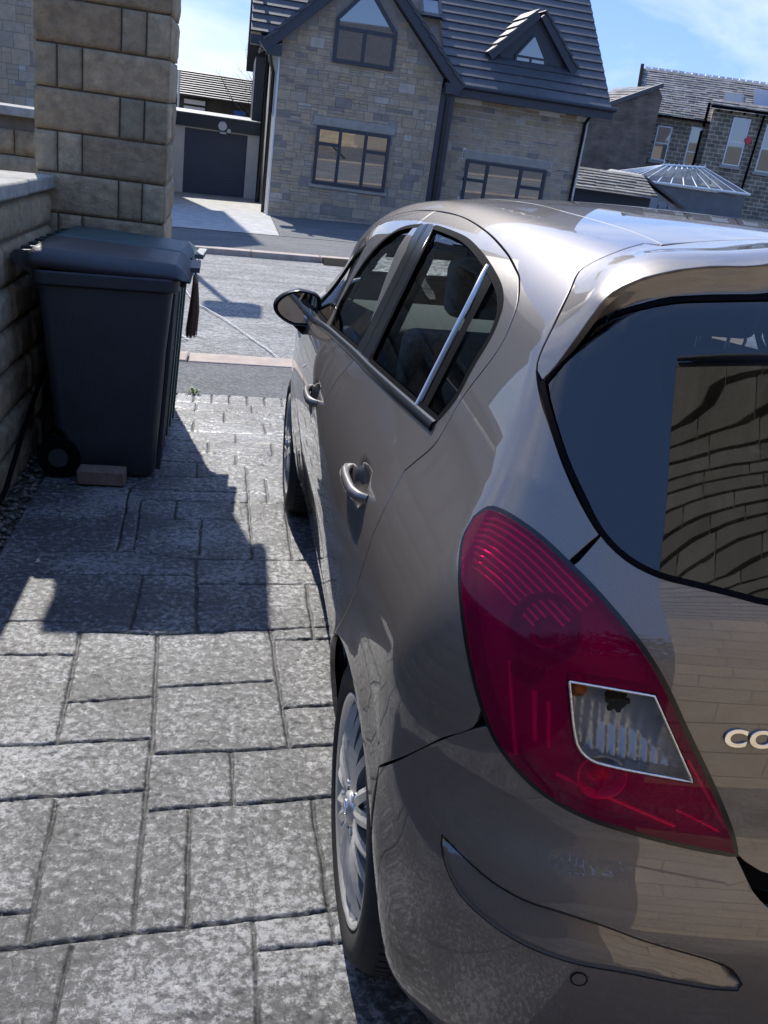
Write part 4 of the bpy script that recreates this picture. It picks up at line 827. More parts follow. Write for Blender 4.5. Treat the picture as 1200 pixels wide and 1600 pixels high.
CRV = {
"cant":[[-0.776,2.393,1.066],[-0.704,2.201,1.262],[-0.654,2.032,1.359],[-0.602,1.918,1.414],[-0.566,1.729,1.443],[-0.563,1.431,1.448],[-0.577,1.141,1.437],[-0.594,0.919,1.417],[-0.609,0.787,1.397],[-0.616,0.741,1.386],[-0.638,0.664,1.352],[-0.659,0.633,1.309],[-0.675,0.636,1.271],[-0.711,0.671,1.188],[-0.73,0.673,1.139],[-0.746,0.677,1.103],[-0.763,0.703,1.071],[-0.781,0.731,1.037],[-0.792,0.728,1.015],[-0.816,0.714,0.963],[-0.829,0.71,0.925],[-0.843,0.704,0.869],[-0.851,0.725,0.8],[-0.856,0.79,0.71],[-0.859,0.776,0.682]],
"rwin":[[-0.61,1.531,1.414],[-0.608,1.366,1.415],[-0.609,1.19,1.413],[-0.618,1.02,1.4],[-0.628,0.883,1.383],[-0.637,0.787,1.366],[-0.644,0.74,1.351],[-0.654,0.707,1.332],[-0.668,0.689,1.297],[-0.692,0.694,1.241],[-0.714,0.696,1.185],[-0.734,0.722,1.137],[-0.769,1.359,1.101]],
"divbar":[[-0.626,0.925,1.388],[-0.747,0.86,1.125]],
"fwin":[[-0.617,1.661,1.406],[-0.64,1.835,1.38],[-0.675,1.941,1.331],[-0.705,2.042,1.262],[-0.731,2.098,1.195],[-0.76,2.136,1.121],[-0.791,2.077,1.052],[-0.773,1.556,1.089]],
"bshut":[[-0.566,1.729,1.443],[-0.779,1.501,1.077],[-0.819,1.582,0.993],[-0.844,1.544,0.929],[-0.861,1.491,0.843],[-0.862,1.409,0.706]],
"tgate":[[-0.415,0.644,1.47],[-0.432,0.678,1.469],[-0.496,0.629,1.456],[-0.54,0.62,1.436],[-0.561,0.612,1.422],[-0.59,0.562,1.394],[-0.627,0.51,1.345],[-0.646,0.493,1.307],[-0.652,0.478,1.287],[-0.653,0.438,1.256],[-0.646,0.393,1.223],[-0.635,0.347,1.183],[-0.617,0.302,1.142],[-0.597,0.274,1.112],[-0.635,0.262,1.068]],
"glass":[[-0.649,0.456,1.278],[-0.648,0.425,1.253],[-0.637,0.363,1.201],[-0.616,0.309,1.152],[-0.595,0.275,1.115],[-0.563,0.249,1.089],[-0.523,0.229,1.075],[-0.475,0.214,1.069],[-0.425,0.199,1.063],[-0.384,0.188,1.058]],
"spedge":[[-0.649,0.456,1.278],[-0.549,0.461,1.384],[-0.513,0.459,1.406],[-0.474,0.455,1.421],[-0.43,0.451,1.43],[-0.349,0.442,1.441]],
"splow":[[-0.649,0.456,1.278],[-0.606,0.453,1.342],[-0.581,0.46,1.372],[-0.548,0.45,1.392],[-0.515,0.44,1.405],[-0.468,0.433,1.417],[-0.414,0.424,1.424],[-0.351,0.416,1.431]],
"roofgap":[[-0.415,0.644,1.47],[-0.34,0.677,1.479],[-0.254,0.707,1.487],[-0.184,0.726,1.491]],
"ditch":[[-0.409,0.657,1.471],[-0.396,0.835,1.48],[-0.389,1.209,1.489],[-0.377,1.438,1.492],[-0.385,1.637,1.489]],
"lamp":[[-0.721,0.396,1.097],[-0.735,0.408,1.078],[-0.749,0.4,1.047],[-0.759,0.36,1.008],[-0.759,0.313,0.96],[-0.75,0.275,0.908],[-0.734,0.245,0.857],[-0.715,0.223,0.819],[-0.686,0.199,0.787],[-0.647,0.175,0.761],[-0.593,0.152,0.741],[-0.527,0.134,0.727],[-0.453,0.117,0.716],[-0.387,0.104,0.71],[-0.398,0.112,0.742],[-0.431,0.123,0.802],[-0.48,0.143,0.882],[-0.523,0.167,0.954],[-0.558,0.193,0.999],[-0.605,0.232,1.045],[-0.639,0.267,1.072],[-0.667,0.305,1.091],[-0.695,0.348,1.102],[-0.711,0.377,1.103]],
"clear":[[-0.638,0.193,0.933],[-0.53,0.163,0.93],[-0.465,0.13,0.816],[-0.591,0.16,0.827],[-0.614,0.168,0.84],[-0.624,0.174,0.861]],
"seam":[[-0.836,0.413,0.63],[-0.813,0.348,0.697],[-0.774,0.288,0.773],[-0.741,0.249,0.819],[-0.727,0.236,0.831]],
"cres":[[-0.767,0.24,0.639],[-0.742,0.206,0.63],[-0.708,0.168,0.618],[-0.668,0.136,0.612],[-0.623,0.112,0.612],[-0.568,0.094,0.604],[-0.51,0.078,0.589],[-0.451,0.065,0.577],[-0.412,0.057,0.568],[-0.382,0.051,0.555],[-0.364,0.047,0.532],[-0.368,0.047,0.521],[-0.403,0.052,0.52],[-0.462,0.063,0.526],[-0.521,0.074,0.533],[-0.574,0.086,0.536],[-0.623,0.102,0.54],[-0.669,0.127,0.545],[-0.71,0.16,0.555],[-0.742,0.193,0.571],[-0.76,0.22,0.598],[-0.767,0.236,0.626]],
"sensor":[[-0.586,0.088,0.512]],
"arch":[[-0.728,0.235,0.256],[-0.749,0.258,0.27],[-0.778,0.283,0.303],[-0.804,0.305,0.374],[-0.821,0.33,0.48],[-0.832,0.372,0.57],[-0.837,0.419,0.627],[-0.841,0.473,0.667],[-0.844,0.535,0.701],[-0.849,0.621,0.724],[-0.852,0.678,0.72],[-0.858,0.733,0.689],[-0.861,0.757,0.661]],
"bgap":[[-0.387,0.105,0.713],[-0.361,0.094,0.693],[-0.341,0.088,0.687]],
"bgap2":[[-0.383,0.101,0.704],[-0.362,0.08,0.667],[-0.343,0.068,0.65]],
"handr":[[-0.835,0.914,0.937],[-0.838,1.017,0.936],[-0.826,0.787,0.945]],
"handf":[[-0.854,1.73,0.891]],
"badge":[[-0.432,0.133,0.883],[-0.375,0.124,0.887]],
"mirror":[[-0.804,2.164,1.025]],
"spedge3":[[-0.565,0.448,1.405],[-0.526,0.446,1.429],[-0.483,0.441,1.446],[-0.436,0.436,1.455],[-0.353,0.427,1.466]],
"bowl1":[[-0.67,0.232,0.988]],
"bowl2":[[-0.687,0.222,0.934]],
"orange":[[-0.625,0.186,0.921]],
"sock":[[-0.572,0.169,0.91]],
"refl3":[[-0.582,0.155,0.804]],

}
for k_ in CRV: CRV[k_] = [tuple(p) for p in CRV[k_]]
class Chart:
    def __init__(s, d):
        s.d = np.array(d, float) / np.linalg.norm(d); up = np.array([0, 0, 1.]) if abs(s.d[2]) < .9 else np.array([0, 1., 0])
        s.a = np.cross(up, s.d); s.a /= np.linalg.norm(s.a); s.b = np.cross(s.d, s.a)
    def to2(s, P): P = np.asarray(P, float); return np.stack([P @ s.a, P @ s.b], -1)
    def lift(s, Q, Pref, pad=.3):
        dd = np.asarray(Pref) @ s.d; O = Q[:, :1] * s.a + Q[:, 1:] * s.b
        return solve(O, s.d, dd.min() - pad, dd.max() + pad, 48)
SIDE = Chart((1, 0, 0)); QUART = Chart((.75, .45, -.48)); REAR = Chart((0, .87, -.49)); TOP = Chart((0, 0, -1)); CORNER = Chart((.62, .78, 0)); FRONT = Chart((.62, -.78, -.02)); BONN = Chart((0, -.45, -.9)); WSCR = Chart((0, -.7, -.7))
def resample(P, ds, closed=True, corner=38):
    """Catmull-Rom through the points, keeping corners sharp"""
    P = np.array(P, float); n = len(P); out = []
    seg = n if closed else n - 1
    def ang(i):
        if not closed and (i == 0 or i == n - 1): return 180
        a = P[i] - P[i - 1]; b = P[(i + 1) % n] - P[i]; la, lb = np.linalg.norm(a), np.linalg.norm(b)
        if la < 1e-6 or lb < 1e-6: return 0
        return math.degrees(math.acos(np.clip(a @ b / la / lb, -1, 1)))
    cs = [ang(i) > corner for i in range(n)]
    for i in range(seg):
        p1, p2 = P[i], P[(i + 1) % n]; L_ = np.linalg.norm(p2 - p1)
        p0 = P[i - 1] if not cs[i] else p1 * 2 - p2; p3 = P[(i + 2) % n] if not cs[(i + 1) % n] else p2 * 2 - p1
        if cs[i]: p0 = p1 - (p2 - p1)
        if cs[(i + 1) % n]: p3 = p2 + (p2 - p1)
        # centripetal-ish tangents scaled to this span
        m1 = (p2 - p0) * L_ / max(1e-9, np.linalg.norm(p2 - p1) + np.linalg.norm(p1 - p0)); m2 = (p3 - p1) * L_ / max(1e-9, np.linalg.norm(p3 - p2) + np.linalg.norm(p2 - p1))
        k = max(1, int(round(L_ / ds)))
        for j in range(k):
            t = j / k; out.append((2 * t ** 3 - 3 * t * t + 1) * p1 + (t ** 3 - 2 * t * t + t) * m1 + (-2 * t ** 3 + 3 * t * t) * p2 + (t ** 3 - t * t) * m2)
    if not closed: out.append(P[-1])
    return np.array(out)
def pip(Q, poly):
    x, y = Q[:, 0], Q[:, 1]; c = np.zeros(len(Q), bool); x0, y0 = poly[:, 0], poly[:, 1]; x1, y1 = np.roll(x0, -1), np.roll(y0, -1)
    for a, b, c_, d in zip(x0, y0, x1, y1):
        if b == d: continue
        c ^= ((b > y) != (d > y)) & (x < (c_ - a) * (y - b) / (d - b) + a)
    return c
def dist(Q, poly):
    D = np.full(len(Q), 9.)
    for a, b in zip(poly, np.roll(poly, -1, 0)):
        d = b - a; L2 = d @ d
        if L2 < 1e-12: continue
        t = np.clip(((Q - a) @ d) / L2, 0, 1); D = np.minimum(D, np.linalg.norm(Q - a - t[:, None] * d, axis=1))
    return D
def panel(name, outline, chart, mat, parent, holes=(), grid=.02, off=0., lip=.010, inset=.0028, sym=False, mirror=False, side='L', ds=None, both=False, hole_lip=True, lining=None, smooth_in=True, raw=False, lipmat=None):
    """surface piece on the body: outline and holes are 3D polylines on or near the surface"""
    ds = ds or grid * .7
    loops = [resample(outline, ds)] + [resample(h, ds) for h in holes]
    l2 = [chart.to2(l) for l in loops]
    ref = np.concatenate(loops); lo, hi = l2[0].min(0), l2[0].max(0)
    gx = np.arange(lo[0], hi[0], grid); gy = np.arange(lo[1], hi[1], grid * .87); GX, GY = np.meshgrid(gx, gy); GX = GX + (np.arange(len(gy)) % 2)[:, None] * grid * .5
    G = np.stack([GX.ravel(), GY.ravel()], -1); G = G[pip(G, l2[0])]; G = G[dist(G, l2[0]) > grid * .45]
    for h in l2[1:]:
        G = G[~pip(G, h)]; G = G[dist(G, h) > grid * .45]
    V = np.concatenate(l2 + [G]); edges = []; k = 0; loopidx = []
    for l in l2:
        n = len(l); edges += [(k + i, k + (i + 1) % n) for i in range(n)]; loopidx.append(np.arange(k, k + n)); k += n
    r = delaunay_2d_cdt([Vector(v) for v in V], edges, [], 0, 1e-7)
    V2 = np.array([tuple(v) for v in r[0]]); T = np.array([f for f in r[2] if len(f) == 3]); cen = V2[T].mean(1); ok = pip(cen, l2[0])
    for h in l2[1:]: ok &= ~pip(cen, h)
    T = T[ok]
    orig = {}
    for i, o in enumerate(r[3]):
        for q in o: orig[q] = i
    P = chart.lift(V2, ref); Nn = normal(P)
    ov = off(P) if callable(off) else np.full(len(P), float(off))
    P = P + Nn * ov[:, None]
    if callable(off) or raw:    # recompute normals from the mesh when the surface is displaced
        fn = np.cross(P[T[:, 1]] - P[T[:, 0]], P[T[:, 2]] - P[T[:, 0]]); vn = np.zeros_like(P)
        for j in range(3): np.add.at(vn, T[:, j], fn)
        vn /= np.maximum(np.linalg.norm(vn, axis=1, keepdims=True), 1e-12); s = np.sign((vn * Nn).sum(1)); s[s == 0] = 1; Nn = vn * s[:, None]
    # orientation of triangles
    fn = np.cross(P[T[:, 1]] - P[T[:, 0]], P[T[:, 2]] - P[T[:, 0]]); flip = (fn * Nn[T].mean(1)).sum(1) < 0; T[flip] = T[flip][:, ::-1]
    verts = [P]; norms = [Nn]; faces = [tuple(t) for t in T]; mats_i = [0] * len(faces); nv = len(P)
    for li, idx in enumerate(loopidx):
        ix = np.array([orig.get(i, i) for i in idx]); l = l2[li]; n = len(l)
        area = .5 * np.sum(l[:, 0] * np.roll(l[:, 1], -1) - np.roll(l[:, 0], -1) * l[:, 1]); t2 = np.roll(l, -1, 0) - np.roll(l, 1, 0)
        n2 = np.stack([-t2[:, 1], t2[:, 0]], -1) * np.sign(area) * (1 if li == 0 else -1)     # points into the panel
        w = n2[:, :1] * chart.a + n2[:, 1:] * chart.b; NN = Nn[ix]; w = w - (w * NN).sum(1, keepdims=True) * NN; w /= np.maximum(np.linalg.norm(w, axis=1, keepdims=True), 1e-9)
        cen_ = (np.abs(P[ix][:, 0]) < 1e-3) & sym
        P[ix] += w * np.where(cen_, 0, inset)[:, None]
        if cen_.any(): P[ix[cen_], 0] = 0; Nn[ix[cen_], 0] = 0
        if lip and (hole_lip or li == 0):
            r0 = P[ix]; r1 = r0 - w * .0012 - NN * .0018; r2 = r1 - NN * lip; n1 = -w; n0 = NN
            base = nv; verts += [r0, r1, r2]; norms += [n0, n1, n1]; nv += 3 * n
            for i in range(n):
                j = (i + 1) % n
                if cen_[i] and cen_[j]: continue
                for a in (0, n):
                    q = (base + a + i, base + a + j, base + a + n + j, base + a + n + i)
                    if (area > 0) != (li > 0): q = q[::-1]
                    # orientation check is done below through the normals
                    faces.append(q)
    verts[0] = P; norms[0] = Nn; VV = np.concatenate(verts); NV = np.concatenate(norms); NV /= np.maximum(np.linalg.norm(NV, axis=1, keepdims=True), 1e-9)
    ff = []
    for f in faces:
        a, b_, c = VV[f[0]], VV[f[1]], VV[f[2]]; q = np.cross(b_ - a, c - a)
        ff.append(f[::-1] if q @ (NV[list(f)].mean(0)) < 0 else f)
    faces = ff
    def emit(nm, V_, N_, Fs, par, m):
        me = bpy.data.meshes.new(nm); me.from_pydata(V_.tolist(), [], [tuple(int(q) for q in f) for f in Fs]); me.polygons.foreach_set('use_smooth', [True] * len(me.polygons)); me.update()
        me.normals_split_custom_set_from_vertices(N_.tolist()); me.materials.append(m); o = bpy.data.objects.new(nm, me); link(o, par); return o
    MV = VV * [-1, 1, 1]; MN = NV * [-1, 1, 1]; MF = [f[::-1] for f in faces]; outs = []
    if sym: outs.append(emit(name, np.concatenate([VV, MV]), np.concatenate([NV, MN]), faces + [tuple(q + len(VV) for q in f) for f in MF], parent, mat))
    else:
        if side in 'LB': outs.append(emit(name, VV, NV, faces, parent, mat))
        if both: outs.append(emit(name, MV, MN, MF, parent, mat))
    if lining:
        nP = len(P); Lv = P - Nn * lining[1]; Lf = [tuple(t[::-1]) for t in faces[:len(T)]]
        if sym: emit('lining', np.concatenate([Lv, Lv * [-1, 1, 1]]), np.concatenate([-Nn, -Nn * [-1, 1, 1]]), Lf + [tuple(q + nP for q in f[::-1]) for f in Lf], outs[0], lining[0])
        else:
            emit('lining', Lv, -Nn, Lf, outs[0], lining[0])
            if both: emit('lining', Lv * [-1, 1, 1], -Nn * [-1, 1, 1], [f[::-1] for f in Lf], outs[1], lining[0])
    return outs
def ribbon(name, pts, width, depth, mat, parent, both=True, closed=False, ds=.015, round_=False, parent2=None, flat=1.):
    """flat (or rounded) strip that follows the body at a depth"""
    P = resample(pts, ds, closed=closed)
    for _ in range(4):                      # pull onto the surface
        v = F(P); n = normal(P); P = P - n * v[:, None] * .9
    n = normal(P); t = np.roll(P, -1, 0) - np.roll(P, 1, 0)
    if not closed: t[0] = P[1] - P[0]; t[-1] = P[-1] - P[-2]
    t /= np.linalg.norm(t, axis=1, keepdims=True) + 1e-12; w = np.cross(t, n); m = len(P)
    prof = [(-.5, 0), (.5, 0)] if not round_ else [(-.5, -.3), (-.45, .1), (-.25, .45), (0, .55), (.25, .45), (.45, .1), (.5, -.3)]
    rings = [P + n * (-depth) + w * (a * width) + n * (h * width * flat * (1 if round_ else 0)) for a, h in prof]; V_ = np.concatenate(rings); Fs = []
    for a in range(len(prof) - 1):
        for i in range(m if closed else m - 1): j = (i + 1) % m; Fs.append((a * m + i, a * m + j, (a + 1) * m + j, (a + 1) * m + i))
    for sg in ((1, -1) if both else (1,)):
        me = bpy.data.meshes.new(name); me.from_pydata((V_ * [sg, 1, 1]).tolist(), [], [f[::sg] for f in Fs]); me.polygons.foreach_set('use_smooth', [True] * len(Fs)); me.update(); me.materials.append(mat)
        o = bpy.data.objects.new(name, me); link(o, parent if sg == 1 else (parent2 or parent))
    return o
def on(P):      # nearest body point
    P = np.atleast_2d(np.array(P, float))
    for _ in range(8): P = P - normal(P) * F(P)[:, None] * .9
    return P
def yz(pts):    # side-chart points -> body
    Q = np.array([(-1.3, y, z) for y, z in pts]); return [tuple(p) for p in solve(Q, np.array([1., 0, 0]), 0, 1.25, 120)]

# ---- car materials
def paint_mat():
    m, nt, b = nodes('pewter_metallic_paint'); lk = nt.links.new; setp(b, color=(.162, .136, .112), metal=.42, rough=.44, coat=1.0, coatr=.015); b.inputs['Coat IOR'].default_value = 1.68
    t = nt.nodes.new('ShaderNodeTexCoord'); v = nt.nodes.new('ShaderNodeTexVoronoi'); v.inputs['Scale'].default_value = 1400; lk(t.outputs['Object'], v.inputs['Vector'])
    mr = nt.nodes.new('ShaderNodeMapRange'); mr.inputs['To Min'].default_value = .86; mr.inputs['To Max'].default_value = 1.16
    sp = nt.nodes.new('ShaderNodeSeparateColor'); lk(v.outputs['Color'], sp.inputs[0]); lk(sp.outputs[0], mr.inputs['Value'])
    s = nt.nodes.new('ShaderNodeVectorMath'); s.operation = 'SCALE'; s.inputs[0].default_value = (.162, .136, .112); lk(mr.outputs[0], s.inputs['Scale']); lk(s.outputs[0], b.inputs['Base Color'])
    n = nt.nodes.new('ShaderNodeTexNoise'); n.inputs['Scale'].default_value = 4; n.inputs['Detail'].default_value = 6; lk(t.outputs['Object'], n.inputs['Vector'])
    r2 = nt.nodes.new('ShaderNodeMapRange'); r2.inputs['From Min'].default_value = .35; r2.inputs['From Max'].default_value = .75; r2.inputs['To Min'].default_value = .008; r2.inputs['To Max'].default_value = .03; lk(n.outputs['Fac'], r2.inputs['Value']); lk(r2.outputs[0], b.inputs['Coat Roughness'])
    return m
M_paint = paint_mat()
M_cg = glass_t('tinted_car_glass', (.80, .90, .87), 1.45); M_rg = glass_t('dark_rear_glass', (.30, .34, .38), 1.68)
M_wsg = glass_t('windscreen_glass', (.75, .85, .82), 1.5)
M_lin = simple('interior_fabric', (.035, .035, .038), rough=.9, noise=.2, nscale=40); M_seat = simple('seat_fabric', (.10, .10, .11), rough=.95, noise=.3, nscale=60, bump=.3)
M_chrome = simple('chrome', (.8, .8, .8), metal=1.0, rough=.08); M_alloy = simple('alloy_silver', (.66, .65, .63), metal=.55, rough=.28, coat=.6, coatr=.05)
M_tyre = simple('tyre_rubber', (.022, .022, .023), rough=.75, noise=.3, nscale=30, bump=.15)
def rubber_bright(): return simple('belt_trim', (.012, .013, .016), rough=.28)
CAR = thing('hatchback_car', 'pewter brown five-door hatchback parked on the driveway, red tail lamp towards the camera', 'car', (0, 0, 0), drive=True)

# ---- outlines
c = CRV
lamp = c['lamp']                     # closed loop, starts at the top, runs down the outer edge, tip is index 13
tip = lamp[13]
cant_back = c['cant'][4:]            # from above the B pillar round the back of the rear door to the arch
cant_front = yz([(2.92, .985), (2.86, 1.03), (2.68, 1.165), (2.47, 1.285), (2.25, 1.372), (2.02, 1.42)]) 
arcR = lambda r, a0, a1, hy, n: yz([(hy + r * math.cos(math.radians(a0 + (a1 - a0) * i / n)), HUB_Z + r * math.sin(math.radians(a0 + (a1 - a0) * i / n))) for i in range(n + 1)])
R_A = .352
door_arch = [p for p in arcR(R_A, 82, -8, HUB_R, 14)]       # along the arch from its top to the front foot
cant_back = [p for p in cant_back if p[2] > .70] + [door_arch[4]]
bsh = yz([(1.50, 1.085), (1.575, 1.0), (1.60, .92), (1.60, .80), (1.585, .62), (1.57, .45), (1.565, .275)])
btop = c['cant'][4]
rwin = c['rwin']; fwin = c['fwin']
PC_ = [[-0.617, 1.661, 1.406], [-0.666, 1.552, 1.349], [-0.696, 1.535, 1.285], [-0.722, 1.537, 1.219], [-0.748, 1.545, 1.15], [-0.773, 1.55, 1.092]]
PR_ = [[-0.61, 1.531, 1.414], [-0.66, 1.395, 1.358], [-0.691, 1.363, 1.296], [-0.717, 1.357, 1.232], [-0.742, 1.358, 1.166], [-0.769, 1.35, 1.104]]
rglass = [tuple(p) for p in PR_[::-1]] + rwin[1:-1]
fglass = fwin[1:-1] + [tuple(p) for p in PC_[::-1]]
qlight = yz([(2.17, 1.045), (2.185, 1.10), (2.19, 1.18), (2.17, 1.26), (2.16, 1.30), (2.34, 1.24), (2.55, 1.135), (2.72, 1.03), (2.74, 1.005)])
# ---- rear door and front door (left and right)
rd = [btop] + cant_back + door_arch[5:] + yz([(1.06, .275), (1.3, .272)]) + bsh[::-1]
def lens_hole(poly, s=1.0): return poly
LN = (M_lin, .035)
doors = panel('rear_door', rd, SIDE, M_paint, CAR, holes=[rglass], grid=.022, hole_lip=False, both=True, lining=LN)
fd = [btop] + cant_front[::-1] + yz([(2.93, .93), (2.86, .85), (2.80, .72), (2.775, .5), (2.76, .275), (2.2, .272)]) + bsh[::-1]
fdoors = panel('front_door', fd, SIDE, M_paint, CAR, holes=[fglass, qlight], grid=.024, hole_lip=False, both=True, lining=LN)
for nm, poly, ds_ in (('rear', rglass, doors), ('front', fglass, fdoors)):
    g = panel('door_glass', poly, SIDE, M_cg, ds_[0], grid=.05, off=-.006, lip=0, inset=-.004); panel('door_glass', [(-0 + p[0], p[1], p[2]) for p in poly], SIDE, M_cg, ds_[1], grid=.05, off=-.006, lip=0, inset=-.004, side='', both=True)
    ribbon('glass_seal', poly, .015, -.0004, M_black, ds_[0], closed=True, parent2=ds_[1])
panel('quarter_glass', qlight, SIDE, M_cg, fdoors[0], grid=.05, off=-.006, lip=0, inset=-.004); ribbon('glass_seal', qlight, .015, -.0004, M_black, fdoors[0], closed=True, parent2=fdoors[1])
# chrome-edged divider bar and dark strip behind it
dvp = [[-0.625, 0.919, 1.388], [-0.659, 0.87, 1.341], [-0.682, 0.858, 1.29], [-0.703, 0.855, 1.237], [-0.724, 0.855, 1.182], [-0.746, 0.853, 1.127]]
ribbon('window_divider', [(p[0] + .001, p[1] - .034, p[2]) for p in dvp], .034, .002, M_black, doors[0], parent2=doors[1]); ribbon('window_divider_trim', dvp, .010, .000, M_alloy, doors[0], round_=True, parent2=doors[1])
# black B pillar cover
bp_r = [rwin[0], rwin[-1]] ; 
pilC = [[-0.617, 1.661, 1.406], [-0.666, 1.544, 1.349], [-0.696, 1.525, 1.285], [-0.722, 1.527, 1.219], [-0.748, 1.535, 1.15], [-0.773, 1.54, 1.092]]
pilR = [[-0.61, 1.531, 1.414], [-0.66, 1.405, 1.358], [-0.691, 1.373, 1.296], [-0.717, 1.367, 1.232], [-0.742, 1.368, 1.166], [-0.769, 1.359, 1.104]]
pilM = [[-0.61, 1.60, 1.415], [-0.662, 1.489, 1.355], [-0.693, 1.458, 1.292], [-0.719, 1.453, 1.226], [-0.745, 1.455, 1.158], [-0.771, 1.45, 1.095]]
pil = pilC + pilR[::-1]
panel('pillar_trim', pil, SIDE, M_blackg, doors[0], grid=.03, off=.0022, lip=.004, inset=0, both=True)
ribbon('pillar_gap', [tuple(p) for p in pilM], .004, -.0032, M_black, doors[0], parent2=doors[1])
# belt moulding
belt = [c['rwin'][-2], *[tuple(Vector(c['rwin'][-2]).lerp(Vector(c['rwin'][-1]), q)) for q in (.25, .5, .75)], c['rwin'][-1], c['fwin'][-1], *[tuple(Vector(c['fwin'][-1]).lerp(Vector(c['fwin'][-2]), q)) for q in (.5, 1)], *yz([(2.4, 1.02), (2.70, .985)])]
belt = [tuple(np.array(p) + np.array((0, 0, -.014))) for p in belt]
ribbon('belt_moulding', belt, .024, -.001, rubber_bright(), CAR, round_=True, flat=.45)
# ---- body side: roof rail, C pillar, rear wing
dit = c['ditch']; 
seamL = c['seam']; archL = arcR(R_A, 82, 100, HUB_R, 4)
tg = c['tgate']
arch_back = [p for p in arcR(R_A, 82, 146, HUB_R, 12)]
quarter = dit[:1] + dit[1:] + [tuple(p) for p in on([(-.40, 2.0, 1.47), (-.42, 2.3, 1.44), (-.49, 2.6, 1.37), (-.56, 2.82, 1.24), (-.62, 3.02, 1.12), (-.66, 3.22, 1.02), (-.73, 3.12, .99)])] + cant_front + [btop] + cant_back[1:] + door_arch[4:0:-1] + arch_back + [seamL[0]] + seamL[1:] + lamp[6:0:-1] + [lamp[0]] + lamp[:16:-1][:8] + tg[-1:] + tg[-2::-1]
# the lamp edge is walked from the seam (index 6/7) up over the top and down the inner edge to the tailgate gap
inner = lamp[20:][::-1]              # from the top down the inner edge as far as the tailgate gap
quarter = dit + [tuple(p) for p in on([(-.40, 2.0, 1.47), (-.42, 2.3, 1.44), (-.49, 2.6, 1.37), (-.56, 2.82, 1.24), (-.62, 3.02, 1.12), (-.66, 3.22, 1.02), (-.73, 3.12, .99)])] + cant_front + [btop] + cant_back[1:-1] + door_arch[4::-1] + arch_back[1:] + seamL[:-1] + lamp[7::-1][1:] + inner + tg[-2::-1][:-1]
panel('rear_wing', quarter, QUART, M_paint, CAR, grid=.022, both=True, lining=LN)
# ---- roof
roof = [(0, .745, 1.5)] + [c['roofgap'][-1]] + c['roofgap'][-2::-1][:-1] + dit + [tuple(p) for p in on([(-.40, 2.0, 1.47), (-.42, 2.3, 1.44), (-.47, 2.56, 1.385), (-.35, 2.64, 1.39), (-.18, 2.70, 1.385)])] + [(0, 2.72, 1.385)]
panel('roof', roof, TOP, M_paint, CAR, grid=.03, sym=True, inset=.003, lining=(M_lin, .03))
ribbon('roof_moulding', dit + [tuple(p) for p in on([(-.40, 2.0, 1.47), (-.42, 2.3, 1.44)])], .009, .002, M_paint, CAR, round_=True, flat=.35)
# ---- tailgate
E3_ = [Vector(p) for p in c['spedge3']]; Eon = [tuple(c['spedge'][0])] + [tuple(p) for p in c['spedge'][1:]]
Eon = Eon + [(-.15, .505, 1.466), (0, .507, 1.468)]
Eon = [tuple(p) for p in on(Eon)]; Earr = resample(Eon, .01, closed=False)
spl = [tuple(p) for p in on(c['splow'] + [(-.2, .41, 1.437), (0, .405, 1.44)])]
def dmin(P, A): 
    out = np.full(len(P), 9.)
    for a in A: out = np.minimum(out, np.linalg.norm(P - a, axis=1))
    return out
EA = Earr.copy()
def endw(P): return np.clip((P[:, 2] - 1.29) / .09, 0, 1)
TGA = resample([tuple(p) for p in on(tg[:9])], .01, closed=False)
def sp_off(P): d = dmin(P, EA); return .030 * np.clip(1 - d / .22, 0, 1) ** 2 * endw(P) * np.clip((dmin(P, TGA) - .004) / .07, 0, 1)
tgL = tg[:-1]
spoiler = [(0, .745, 1.5), c['roofgap'][-1]] + c['roofgap'][-2::-1][:-1] + tgL[:9] + Eon[1:]
spoiler = [(0, .745, 1.5), c['roofgap'][-1]] + c['roofgap'][-2::-1][:-1] + tgL[:9] + Eon
panel('spoiler', spoiler, REAR, M_paint, CAR, grid=.018, off=sp_off, sym=True, inset=.003, lining=(M_lin, .03))
def arc(P, n):
    P = np.array(P, float); L_ = np.concatenate([[0], np.cumsum(np.linalg.norm(np.diff(P, axis=0), axis=1))]); t = np.linspace(0, L_[-1], n); return np.stack([np.interp(t, L_, P[:, k]) for k in range(3)], -1)
UA = arc(resample(Eon, .01, closed=False), 90); UB = arc(resample(spl, .01, closed=False), 90); UNa = normal(UA); UNb = normal(UB); oa = sp_off(UA)
rows = [UA + UNa * (oa - .0005)[:, None], UA + UNa * (oa - .004)[:, None]]
for q in (.12, .3, .5, .7, .85, 1.0):
    Mq = UA * (1 - q) + UB * q; Nq = UNa * (1 - q) + UNb * q; h_ = (oa * (1 - q) ** 1.4 - .005 * math.sin(math.pi * q) - .003 * q); rows.append(Mq + Nq * (h_ + 0)[:, None])
b = MB(); nU = 90
for sgn in (1, -1):
    vs = [tuple(p * [sgn, 1, 1]) for r_ in rows for p in r_]; b.add(vs, [(k_ * nU + i, k_ * nU + i + 1, (k_ + 1) * nU + i + 1, (k_ + 1) * nU + i)[::sgn] for k_ in range(len(rows) - 1) for i in range(nU - 1)], smooth=True)
b.build('spoiler_underside', M_paint, CAR, fixn=True)
gl_low = c['glass'] + [tuple(p) for p in on([(-.2, .17, 1.055), (0, .165, 1.053)])]
rg = gl_low[::-1] + spl[1:]
panel('rear_window', rg, REAR, M_rg, CAR, ds=.010, grid=.03, off=-.004, lip=0, sym=True, inset=.0)
ribbon('rear_window_seal', gl_low, .009, -.0005, M_black, CAR); ribbon('rear_window_seal', spl, .016, .0025, M_black, CAR)
band_o = gl_low[::-1] + spl[1:]
